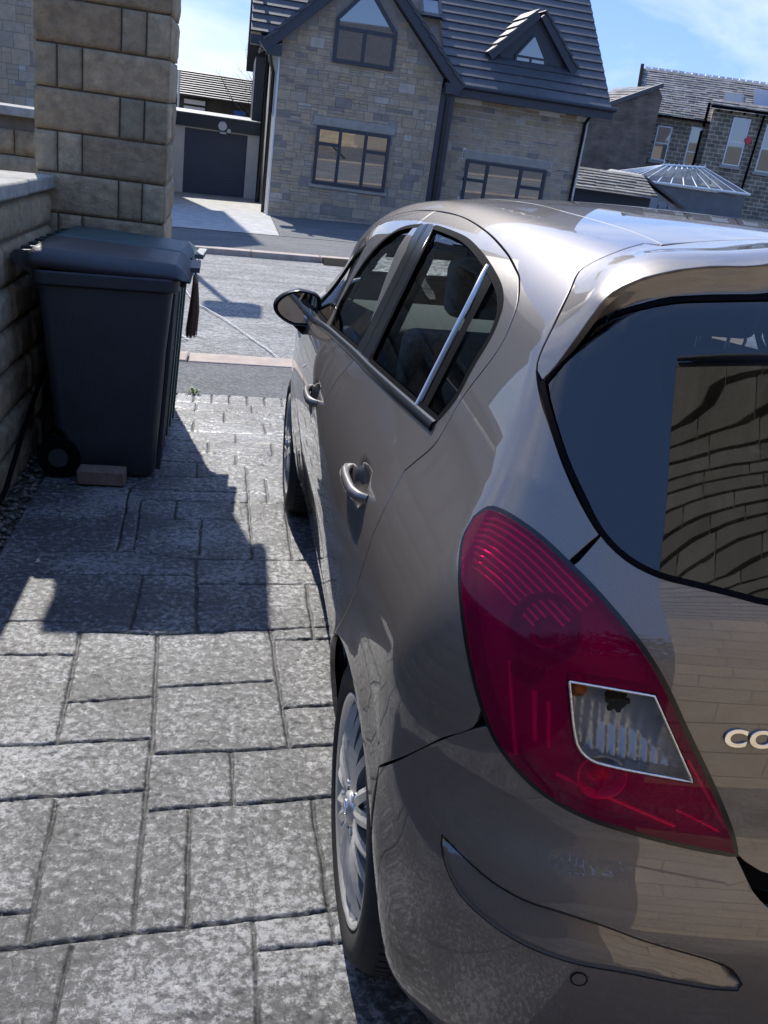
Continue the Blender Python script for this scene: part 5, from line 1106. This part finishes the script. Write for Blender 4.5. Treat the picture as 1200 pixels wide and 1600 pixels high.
bi = [tuple(p) for p in on([(0, .24, 1.13), (-.25, .25, 1.135), (-.42, .28, 1.15), (-.475, .33, 1.21), (-.50, .40, 1.29), (-.49, .43, 1.35), (-.44, .43, 1.385), (-.2, .41, 1.405), (0, .40, 1.41)])]
band = gl_low[::-1] + spl[1:] + bi[::-1]
panel('rear_window_blackout', band, REAR, simple('ceramic_band', (.006, .006, .008), rough=.35), CAR, grid=.03, off=-.008, lip=0, sym=True, inset=0)
inn = lamp[13:21]                     # tip up the inner edge
tail = [gl_low[-1]] + gl_low[-2::-1] + tgL[9:] + [tg[-1]] + lamp[20:13:-1] + [tip] + c['bgap'][1:] + [(-.2, .082, .68), (0, .078, .678)]
tail = [tuple(p) for p in on(tail)]; tail[0] = (0, tail[0][1], tail[0][2]); tail[-1] = (0, tail[-1][1], tail[-1][2])
panel('tailgate', tail, REAR, M_paint, CAR, grid=.02, sym=True, inset=.003, lining=(M_lin, .04))
# ---- rear bumper, with the long crescent recess
bgl = c['bgap2'] + [(-.2, .062, .645), (0, .058, .642)]
low = [(0, .085, .225), (-.25, .09, .225), (-.5, .12, .225), (-.66, .185, .23)]
bump_arch = arcR(R_A, 146, 186, HUB_R, 10)
bump = [tuple(p) for p in on(bgl[::-1] + lamp[13:6:-1] + seamL[::-1] + bump_arch[1:] + [(-.80, .30, .225), (-.74, .25, .225)] + low[::-1])]
bump[0] = (0, bump[0][1], bump[0][2]); bump[-1] = (0, bump[-1][1], bump[-1][2])
cres = [tuple(p) for p in on(c['cres'])]
panel('rear_bumper', bump, CORNER, M_paint, CAR, holes=[cres], grid=.02, sym=True, inset=.002, lip=.012)
lowc = resample(cres[10:] + cres[:1], .008, closed=False); upc = resample(cres[:11], .008, closed=False)
def cr_off(P):
    a = dmin(P, lowc); b = dmin(P, upc); q = np.clip(a / np.maximum(a + b, 1e-6), 0, 1); return -.004 - .016 * q ** 1.3
cp_ = panel('bumper_recess', cres, CORNER, M_paint, CAR, grid=.012, off=cr_off, both=True, lip=0, inset=-.001)
ribbon('bumper_recess_edge', cres, .003, -.0008, M_blackg, CAR, closed=True)
sn = np.array(on(c['sensor'])[0]); sN = normal(sn[None])[0]
def disc(name, cen, nrm, r0, r1, h, mat, parent, n=28, mirror=True):
    cen, nrm = Vector(cen), Vector(nrm).normalized(); a = nrm.orthogonal().normalized(); b_ = nrm.cross(a); m = MB()
    for s in ((1, -1) if mirror else (1,)):
        rings = []
        for r, hh in ((r0, -.002), (r0, h), (r1, h), (r1, -.004)):
            rings.append([((cen + (a * math.cos(t) + b_ * math.sin(t)) * r + nrm * hh)) for t in [2 * math.pi * i / n for i in range(n)]])
        rings = [[(p.x * s, p.y, p.z) for p in rg_] for rg_ in rings]; loft(m, rings, caps=(False, False), smooth=False); m.cut()
    return m.build(name, mat, parent)
disc('sensor_ring', sn, sN, .0125, .0105, .0012, M_blackg, CAR); o = disc('parking_sensor', sn, sN, .0098, .0001, .0012, M_paint, CAR)
# black strips put the shade of the panel gaps into their colour
for pts, w, dp in ((c['bgap'] + [(-.2, .075, .67), (0, .07, .668)], .055, .022), (tg, .016, .010), (c['roofgap'] + [(0, .745, 1.5)], .016, .010), (seamL, .016, .010), (c['cant'][4:] , .016, .010), (cant_front + [btop], .016, .010), (bsh, .014, .010), (lamp, .02, .012), (yz([(2.93, .985), (2.86, .85), (2.80, .72), (2.775, .5), (2.76, .275)]), .014, .01), (Eon, .01, -.02)):
    if pts is Eon: continue
    ribbon('gap_shade', pts, w, dp, M_black, CAR)
# sill, front end, bonnet, windscreen
sill = yz([(1.055, .27), (2.80, .27), (2.83, .18), (1.03, .18)])
panel('sill', sill, SIDE, M_paint, CAR, grid=.03, both=True)
bl = [tuple(p) for p in on([(-.66, 3.24, 1.0), (-.68, 3.45, .95), (-.63, 3.65, .90), (-.52, 3.80, .84), (-.3, 3.90, .80), (0, 3.93, .785)])]
af = arcR(R_A, 186, 172, HUB_F, 2) ; 
arcF = [p for p in arcR(R_A, -8, 186, HUB_F, 24)]
fr = [bl[0]] + bl[1:] + [tuple(p) for p in on([(0, 3.97, .6), (0, 3.96, .22), (-.4, 3.9, .22), (-.72, 3.68, .22)])] + arcF + yz([(2.78, .275), (2.79, .5), (2.815, .72), (2.875, .85), (2.94, .93), (2.93, .985)]) + [tuple(p) for p in on([(-.72, 3.10, 1.0)])]
fr[len(bl) - 1] = (0, fr[len(bl) - 1][1], fr[len(bl) - 1][2])
panel('front_wing', fr, FRONT, M_paint, CAR, grid=.03, sym=True, inset=.002)
bon = [tuple(p) for p in on([(0, 3.22, 1.10), (-.3, 3.20, 1.09), (-.55, 3.18, 1.06)])] + bl
bon[0] = (0, bon[0][1], bon[0][2]); bon[-1] = (0, bon[-1][1], bon[-1][2])
panel('bonnet', bon, BONN, M_paint, CAR, grid=.035, sym=True)
ws = [tuple(p) for p in on([(0, 2.73, 1.385), (-.18, 2.715, 1.385), (-.35, 2.655, 1.385), (-.47, 2.60, 1.37), (-.55, 2.83, 1.24), (-.61, 3.02, 1.11), (-.62, 3.14, 1.05), (-.3, 3.22, 1.08), (0, 3.24, 1.09)])]
ws[0] = (0, ws[0][1], ws[0][2]); ws[-1] = (0, ws[-1][1], ws[-1][2])
panel('windscreen', ws, WSCR, M_wsg, CAR, grid=.05, off=-.003, lip=0, sym=True, inset=-.01)
hl = [tuple(p) for p in on([(-.45, 3.93, .66), (-.5, 3.86, .78), (-.62, 3.7, .84), (-.72, 3.5, .88), (-.76, 3.52, .76), (-.70, 3.72, .64), (-.58, 3.85, .62)])]
panel('headlight', hl, FRONT, glassy('headlight_glass', (.35, .37, .4)), CAR, grid=.03, off=.003, both=True, lip=.01)
gr_ = [tuple(p) for p in on([(0, 3.97, .62), (-.28, 3.95, .62), (-.32, 3.94, .56), (0, 3.98, .50)])]; gr_[0] = (0, gr_[0][1], gr_[0][2]); gr_[-1] = (0, gr_[-1][1], gr_[-1][2])
panel('grille', gr_, Chart((0, -1, 0)), M_black, CAR, grid=.04, off=.003, sym=True, lip=.006)
# ---- underbody, wheel houses
b = MB(); b.box((-.70, .25, .17), (.70, 3.75, .27)); b.box((-.60, 1.1, .2), (.60, 3.3, .36)); b.build('underbody', M_black, CAR)
b = MB()
for hy in (HUB_R, HUB_F):
    for s in (-1, 1):
        b.cut() if b.f else None
        A_n = [math.radians(2 + 176 * i / 24) for i in range(25)]; vs = []
        for a in A_n:
            for xx, rr in ((.80, R_A + .006), (.55, R_A + .01)): vs.append((s * xx, hy + rr * math.cos(a), HUB_Z + rr * math.sin(a)))
        k = len(vs); b.add(vs, [(2 * i, 2 * i + 1, 2 * i + 3, 2 * i + 2) for i in range(24)]); b.add([(s * .55, hy + (R_A + .01) * math.cos(a), HUB_Z + (R_A + .01) * math.sin(a)) for a in A_n], [tuple(range(25))])
b.build('wheel_housing', M_black, CAR, fixn=False)
# ---- wheels: multi-spoke alloy
def wheel(hy, s, rot):
    w = bpy.data.objects.new('wheel', None); link(w, CAR); w.location = (0, 0, 0)
    xo = .832
    m = MB(); n = 72
    prof = [(.165, .226), (.185, .236), (.193, .262), (.188, .290), (.165, .306), (.13, .3105), (.04, .3105), (.01, .300), (-.005, .27), (.0, .232), (.02, .224)]   # (outward x offset from inner face, radius)
    rings = []
    for dx, r in prof: rings.append([(s * (xo - .193 + dx), hy + r * math.cos(a), HUB_Z + r * math.sin(a)) for a in [2 * math.pi * i / n for i in range(n)]])
    loft(m, rings, caps=(False, False))
    # tread grooves as raised blocks
    for i in range(n):
        a = 2 * math.pi * (i + .5) / n
        for (da, db, sh) in ((.045, .083, .5), (.09, .125, -.5)):
            vs = []
            for (xx, aa) in ((da, a - .034), (db, a - .034 + sh * .02), (db, a + .030 + sh * .02), (da, a + .030)):
                for rr in (.309, .3165): vs.append((s * (xo - .193 + xx), hy + rr * math.cos(aa), HUB_Z + rr * math.sin(aa)))
            m.add(vs, [(1, 3, 5, 7), (0, 1, 3, 2), (2, 3, 5, 4), (4, 5, 7, 6), (6, 7, 1, 0)])
        vs = []
        for (xx, aa) in ((.130, a - .036), (.160, a - .030), (.160, a + .026), (.130, a + .030)):
            for rr in ((.309, .3160) if xx < .14 else (.300, .3095)): vs.append((s * (xo - .193 + xx), hy + rr * math.cos(aa), HUB_Z + rr * math.sin(aa)))
        m.add(vs, [(1, 3, 5, 7), (0, 1, 3, 2), (2, 3, 5, 4), (4, 5, 7, 6), (6, 7, 1, 0)])
    m.build('tyre', M_tyre, w)
    m = MB(); rings = []
    for xx, r in ((xo - .018, .2245), (xo - .008, .233), (xo - .006, .229), (xo - .012, .219), (xo - .030, .212), (xo - .12, .200), (xo - .19, .205)): rings.append([(s * xx, hy + r * math.cos(a), HUB_Z + r * math.sin(a)) for a in [2 * math.pi * i / n for i in range(n)]])
    loft(m, rings, caps=(False, False))
    # ten paired spokes (five split pairs)
    def spoke(a0, a1, r0, r1, w0, w1):
        K = 9; L_ = []; R_ = []; B_ = []; C_2 = []
        for i in range(K):
            t = i / (K - 1); r = r0 + (r1 - r0) * t; a = a0 + (a1 - a0) * (t ** 1.25); wd = w0 + (w1 - w0) * t; xx = xo - .014 + .013 * math.sin(math.pi * t) - .010 * t
            for lst, off_, dx in ((L_, -wd, 0), (C_2, 0, .007), (R_, wd, 0), (B_, 0, -.026)):
                an = a + off_ / r; lst.append((s * (xx + dx), hy + r * math.cos(an), HUB_Z + r * math.sin(an)))
        vs = L_ + C_2 + R_ + B_; fs = []
        for q0, q1 in ((0, 1), (1, 2), (2, 3), (3, 0)):
            for i in range(K - 1): fs.append((q0 * K + i, q0 * K + i + 1, q1 * K + i + 1, q1 * K + i))
        m.add(vs, fs, smooth=False)
    for k in range(5):
        a = rot + 2 * math.pi * k / 5
        for dd in (-1, 1):
            spoke(a + dd * .20, a + dd * .145, .052, .214, .019, .012)
            spoke(a + dd * .42, a + dd * .46, .060, .214, .015, .011)
    m.tube([(s * (xo - .055), hy, HUB_Z), (s * (xo - .010), hy, HUB_Z)], [.072, .062], 30)
    for k in range(4): a = rot + .3 + math.pi / 2 * k; m.tube([(s * (xo - .02), hy + .05 * math.cos(a), HUB_Z + .05 * math.sin(a)), (s * (xo - .004), hy + .05 * math.cos(a), HUB_Z + .05 * math.sin(a))], .009, 6)
    m.build('rim', M_alloy, w)
    m = MB(); m.tube([(s * (xo - .014), hy, HUB_Z), (s * (xo - .003), hy, HUB_Z), (s * (xo + .001), hy, HUB_Z)], [.034, .033, .026], 24); cc = m.build('centre_cap', M_alloy, w)
    m = MB(); ring_ = [Vector((s * (xo + .002), hy + .018 * math.cos(a), HUB_Z + .018 * math.sin(a))) for a in [2 * math.pi * i / 24 for i in range(25)]]; m.tube(ring_, .0022, 6, cap=False)
    m.tube([(s * (xo + .002), hy - .013, HUB_Z - .004), (s * (xo + .003), hy, HUB_Z + .001), (s * (xo + .002), hy + .013, HUB_Z + .004)], .0025, 6); m.build('emblem', M_chrome, cc)
    m = MB(); m.tube([(s * (xo - .13), hy, HUB_Z), (s * (xo - .14), hy, HUB_Z)], .135, 40); m.build('brake_disc', M_lead, w)
wheel(HUB_R, -1, .25); wheel(HUB_R, 1, .6); wheel(HUB_F, -1, 1.0); wheel(HUB_F, 1, .1)
# ---- door handles
for dr, (hy, hz) in ((doors, (.925, .937)), (fdoors, (1.80, .892))):
    for q, s in ((0, -1), (1, 1)):
        base = np.array([(-1, hy + dy, hz) for dy in (-.095, -.085, -.06, -.03, 0, .03, .06, .085, .095)]); P = yz([(p[1], p[2]) for p in base]); Nh = normal(np.array(P)); xb = min(p[0] for p in (P[0], P[-1])) if True else 0
        pts = []; rad = []
        for i, p in enumerate(P):
            t = (i - 4) / 4; h = .026 * (1 - abs(t) ** 3.2) - .004; pts.append(Vector((s * (-(abs(P[0][0]) * (.5 - t / 2) + abs(P[-1][0]) * (.5 + t / 2)) - h) * -1 * -1, p[1], p[2] + .004))); rad.append(.0105 if abs(t) < .95 else .008)
        pts = [Vector((abs(p.x) * s, p.y, p.z)) for p in pts]
        m = MB(); m.tube(pts, rad, 12); o = m.build('handle', M_paint, dr[q])
        for v in o.data.vertices: v.co.z = hz + .004 + (v.co.z - hz - .004) * 1.25
# ---- door mirrors
for s, par in ((-1, fdoors[0]), (1, fdoors[1])):
    m = MB(); rings = []; cx, cy, cz = .852, 2.60, 1.02; n = 28
    def egg(a, r): 
        ca, sa = math.cos(a), math.sin(a); px = ca * (.098 if ca > 0 else .082); pz = sa * .068
        
        if ca < 0: return -abs(ca) ** .5 * .078 * r, math.copysign(abs(sa) ** .55, sa) * .064 * r
        pz *= (1 - .18 * max(0, ca)); return px * r, pz * r
    for yy, r in ((-.02, .90), (-.028, .96), (-.018, 1.0), (.02, 1.0), (.06, .93), (.095, .78), (.12, .52), (.132, .2)):
        rings.append([(s * (cx + egg(a, r)[0]), cy + yy + .015 * (egg(a, r)[0] / .1), cz + egg(a, r)[1]) for a in [2 * math.pi * i / n for i in range(n)]])
    loft(m, rings, caps=(False, True)); hs_ = m.build('mirror_housing', M_blackg, par)
    m = MB(); rr_ = [[(s * (cx + egg(a, q)[0]), cy - .012 + .006 * (1 - q), cz + egg(a, q)[1]) for a in [2 * math.pi * i / n for i in range(n)]] for q in (.84, .001)]; pv = Vector((s * cx, cy - .006, cz)); q_ = Vector((s * -.03, -.99, .07)).rotation_difference(Vector((0, -1, 0))).inverted(); rr_ = [tuple(pv + q_ @ (Vector((p[0], pv.y, p[2])) - pv)) for p in rr_[0]]; m.add(rr_, [tuple(range(len(rr_)))]); m.build('mirror_glass', simple('mirror_silver', (.7, .72, .75), metal=1, rough=.02), hs_)
    m = MB(); rings = []
    for t in (0, .33, .66, 1): 
        xx = .80 + .075 * t; zz_ = .915 + .055 * t; rings.append([(s * (xx + .022 * math.cos(a)), 2.63 + (.045 - .012 * t) * math.sin(a), zz_ + .018 * math.sin(a) * (1 - t)) for a in [2 * math.pi * i / 14 for i in range(14)]])
    loft(m, rings); m.build('mirror_arm', M_black, hs_)
# ---- interior
b = MB(); b.box((-.70, .55, .30), (.70, 3.1, .36)); b.box((-.66, .60, .36), (.66, .90, .98)); b.box((-.60, .32, .96), (.60, .86, .985)); b.build('floor', M_lin, CAR)
def seat(x0, x1, y, back_z, rake, name, heads):
    m = MB(); m.box((x0, y - .02, .42), (x1, y + .48, .58)); st = m.build(name, M_seat, CAR, bevel=.05, seg=3)
    m = MB(); m.prism([(y + .10, .52), (y + .0 - rake * .0, .54), (y - rake, back_z), (y - rake + .10, back_z + .01)], x0, x1, 'x'); m.build('backrest', M_seat, st, bevel=.04, seg=3)
    for hx in heads:
        m = MB(); m.box((hx - .12, y - rake - .01, back_z + .05), (hx + .12, y - rake + .09, back_z + .22)); m.build('headrest', M_seat, st, bevel=.035, seg=3)
        m = MB(); m.tube([(hx - .05, y - rake + .04, back_z - .02), (hx - .05, y - rake + .04, back_z + .07)], .006, 6); m.tube([(hx + .05, y - rake + .04, back_z - .02), (hx + .05, y - rake + .04, back_z + .07)], .006, 6); m.build('headrest_post', M_chrome, st)
seat(-.62, .62, 1.08, 1.02, .16, 'rear_seat', (-.38, .38)); seat(-.60, -.14, 1.98, 1.10, .20, 'front_seat', (-.37,)); seat(.14, .60, 1.98, 1.10, .20, 'front_seat', (.37,))
b = MB(); b.prism([(2.55, .75), (2.6, .96), (2.75, 1.0), (3.1, 1.0), (3.15, .6), (2.7, .5)], -.66, .66, 'x'); b.build('dashboard', M_lin, CAR, bevel=.03)
b = MB(); b.tube([Vector((.37 + .185 * math.cos(a), 2.42 - .05 * math.sin(a), .98 + .175 * math.sin(a))) for a in [2 * math.pi * i / 32 for i in range(33)]], .016, 8, cap=False); b.tube([(.2, 2.42, .98), (.54, 2.42, .98)], .02, 8); b.tube([(.37, 2.43, .96), (.37, 2.7, .9)], .05, 12); b.build('steering_wheel', M_black, CAR)
# ---- tail lamps
def red_glass(name, tint, ior, rough=.01):
    m = bpy.data.materials.new(name); m.use_nodes = True; nt = m.node_tree; nt.nodes.clear(); N = nt.nodes.new; o = N('ShaderNodeOutputMaterial')
    tr = N('ShaderNodeBsdfTransparent'); tr.inputs[0].default_value = (*tint, 1); gl = N('ShaderNodeBsdfGlossy'); gl.inputs['Roughness'].default_value = rough
    df = N('ShaderNodeBsdfTranslucent'); df.inputs[0].default_value = (tint[0], tint[1] * .6, tint[2] * .6, 1); d2 = N('ShaderNodeBsdfDiffuse'); d2.inputs[0].default_value = (tint[0], tint[1] * .5, tint[2] * .62, 1)
    a1 = N('ShaderNodeMixShader'); a1.inputs[0].default_value = .5; nt.links.new(df.outputs[0], a1.inputs[1]); nt.links.new(d2.outputs[0], a1.inputs[2])
    a2 = N('ShaderNodeMixShader'); a2.inputs[0].default_value = .24; nt.links.new(tr.outputs[0], a2.inputs[1]); nt.links.new(a1.outputs[0], a2.inputs[2])
    fr_ = N('ShaderNodeFresnel'); fr_.inputs[0].default_value = ior; mx = N('ShaderNodeMixShader'); nt.links.new(fr_.outputs[0], mx.inputs[0]); nt.links.new(a2.outputs[0], mx.inputs[1]); nt.links.new(gl.outputs[0], mx.inputs[2]); nt.links.new(mx.outputs[0], o.inputs[0]); return m
M_redl = red_glass('red_lens', (1.0, .012, .28), 1.36); M_clear = glass_t('clear_lens', (.95, .96, .97), 1.5)
M_refl = simple('lamp_reflector', (.8, .8, .82), metal=1, rough=.18, noise=.1, nscale=50, bump=.3, bscale=90); M_refd = simple('lamp_housing', (.88, .84, .86), metal=.0, rough=.3, bump=.9, bscale=160); M_refw = simple('pale_reflector', (.92, .92, .92), rough=.2, metal=.3); M_orange = simple('orange_bulb', (.75, .18, .03), rough=.15)
M_bowl = simple('bowl_plastic', (.05, .03, .04), rough=.25)
LC = Chart((.60, .80, 0)); clr = c['clear']
lo_ = [tuple(p) for p in on(lamp)]; hol = [tuple(p) for p in on(clr)]
lens = panel('tail_lamp', lo_, LC, M_redl, CAR, holes=[hol], grid=.014, off=.0035, both=True, lip=.010, inset=.004)
for q, s in ((0, -1), (1, 1)):
    L0 = lens[q]; sd = dict(side='L' if q == 0 else '', both=(q == 1))
    panel('reversing_lens', hol, LC, M_clear, L0, grid=.014, off=.0035, lip=0, inset=0, **sd)
    panel('lamp_backplate', lo_, LC, M_refd, L0, holes=[hol], grid=.02, off=-.030, lip=0, inset=.006, **sd)
    cl = panel('reversing_reflector', hol, LC, M_refw, L0, grid=.006, off=lambda P: -.030 - .020 * np.clip(dmin(P, resample(hol, .006)) / .04, 0, 1) + .0022 * np.sin(P[:, 0] * 420) * (P[:, 2] < .90), lip=0, inset=0, **sd)
    bx = MB(); ring3 = resample(hol, .01); N3 = normal(ring3)
    vs = [tuple(p) for p in (ring3 + N3 * .003) * [-s, 1, 1]] + [tuple(p) for p in (ring3 - N3 * .032) * [-s, 1, 1]]; kk_ = len(ring3); bx.add(vs, [(i, (i + 1) % kk_, (i + 1) % kk_ + kk_, i + kk_) for i in range(kk_)], smooth=True)
    bx.build('inset_frame', M_refl, L0)
    m = MB(); pts_ = [Vector(tuple(p * [-s, 1, 1])) for p in (ring3 + N3 * .004)]; m.tube(pts_ + [pts_[0]], .0022, 6, cap=False); m.build('inset_rim', M_refl, L0)
    def lp(p, d): p = np.array(p); n_ = normal(p[None])[0]; qv = p - n_ * d; return Vector((qv[0] * -s, qv[1], qv[2])), Vector((n_[0] * -s, n_[1], n_[2]))
    def bowl(nm, pos, r, d, mat, inner=None):
        ce, nn = lp(pos, d); a = nn.orthogonal().normalized(); b_ = nn.cross(a); m = MB(); rings = []
        for rr, hh in ((r * 1.12, .022), (r, .022), (r * .85, .004), (r * .5, -.008), (.001, -.012)): rings.append([ce + (a * math.cos(t) + b_ * math.sin(t)) * rr + nn * hh for t in [2 * math.pi * i / 30 for i in range(30)]])
        loft(m, rings, caps=(False, False)); o = m.build(nm, mat, L0)
        if inner: 
            m = MB(); rings = [[ce + (a * math.cos(t) + b_ * math.sin(t)) * rr + nn * hh for t in [2 * math.pi * i / 20 for i in range(20)]] for rr, hh in ((r * .42, -.01), (r * .42, .008), (r * .3, .016), (.001, .018))]; loft(m, rings, caps=(False, False)); m.build('bulb', inner, o)
    bowl('brake_bowl', c['bowl1'][0], .046, .026, M_bowl, simple('dark_bulb', (.03, .01, .02), rough=.1)); bowl('indicator_bowl', c['bowl2'][0], .022, .022, M_bowl, simple('dark_bulb', (.03, .01, .02), rough=.1)); bowl('fog_bowl', c['refl3'][0], .030, .022, M_refl, M_orange)
    ce, nn = lp(c['sock'][0], .016); m = MB(); m.tube([ce - nn * .03, ce, ce + nn * .002], [.013, .013, .010], 16); 
    for i in range(6): m.box(tuple(ce + Vector((.014 * math.cos(i), 0, .014 * math.sin(i))) - Vector((.003, .003, .003))), tuple(ce + Vector((.014 * math.cos(i), 0, .014 * math.sin(i))) + Vector((.003, .003, .003))))
    m.build('bulb_holder', M_black, L0); ce, nn = lp(c['orange'][0], .014); m = MB(); m.tube([ce - nn * .02, ce, ce + nn * .006], [.012, .012, .004], 16); m.build('orange_bulb', M_orange, L0)
    # fine ribs along the top of the lamp and the vertical light guide
    m = MB(); topc = [lamp[0], lamp[-1], lamp[-2], lamp[-3], lamp[-4], lamp[-5]]
    for i in range(9):
        pts = []
        for j in range(8):
            t = j / 7; base_ = resample(topc, .02, closed=False); e = base_[min(len(base_) - 1, int(t * (len(base_) - 1)))]; e = e + np.array((-.004 - .0085 * i * .8, .0, -.012 - .0078 * i)); pv, nv_ = lp(on([e])[0], .010 + .001 * i); pts.append(pv)
        m.tube(pts, .0026, 6)
    m.build('light_guide_ribs', M_refw, L0)
    m = MB(); 
    for (pa, pb, r_) in (((-.70, .255, .93), (-.675, .23, .80), .004), ((-.665, .235, .90), (-.655, .225, .83), .005), ((-.648, .225, .89), (-.64, .215, .825), .004), ((-.63, .20, .79), (-.47, .135, .735), .004), ((-.47, .15, .76), (-.41, .115, .735), .003), ((-.40, .12, .74), (-.47, .14, .84), .003)):
        A1 = np.array(pa) + (np.array(pb) - np.array(pa)) * np.linspace(0, 1, 6)[:, None]; m.tube([lp(on([e])[0], .012)[0] for e in A1], r_, 6)
    m.build('reflector_ribs', M_refw, L0)
    bx = MB()
    ribp = resample(lo_, .01); Nr = normal(ribp); w_ = .004; kk_ = len(ribp); t_ = np.roll(ribp, -1, 0) - np.roll(ribp, 1, 0); t_ /= np.linalg.norm(t_, axis=1, keepdims=True); wv = np.cross(t_, Nr)
    vs = [tuple(p) for p in (ribp + Nr * .0015 + wv * w_) * [-s, 1, 1]] + [tuple(p) for p in (ribp + Nr * .0015 - wv * w_) * [-s, 1, 1]]; bx.add(vs, [(i, (i + 1) % kk_, (i + 1) % kk_ + kk_, i + kk_) for i in range(kk_)], smooth=True)
    bx.build('lamp_seal', M_blackg, L0, fixn=False)
# ---- lettering on the tailgate
def lettering(txt, p0, p1, size, depth, mat, name):
    """letters laid along the surface from p0 towards p1"""
    cu = bpy.data.curves.new(name, 'FONT'); cu.body = txt; cu.size = size; cu.extrude = depth; cu.offset = .0009; cu.space_character = 1.12; cu.bevel_depth = .0006; to = bpy.data.objects.new('tmp', cu); scene.collection.objects.link(to)
    dg = bpy.context.evaluated_depsgraph_get(); me = bpy.data.meshes.new_from_object(to.evaluated_get(dg)); bpy.data.objects.remove(to)
    p0, p1 = np.array(p0, float), np.array(p1, float); co = np.empty(len(me.vertices) * 3); me.vertices.foreach_get('co', co); co = co.reshape(-1, 3); co[:, 0] *= 1.28
    t = (p1 - p0) / np.linalg.norm(p1 - p0); base = p0 + co[:, :1] * t + co[:, 1:2] * np.array([0, 0, 1.]); S = on(base); n_ = normal(S); V_ = S + n_ * (co[:, 2:3] + depth + .001)
    me.vertices.foreach_set('co', V_.ravel()); me.update(); me.materials.clear(); me.materials.append(mat); o = bpy.data.objects.new(name, me); link(o, CAR); return o
lettering('CORSA', (-.434, .13, .873), (-.37, .12, .876), .034, .0012, M_chrome, 'badge')
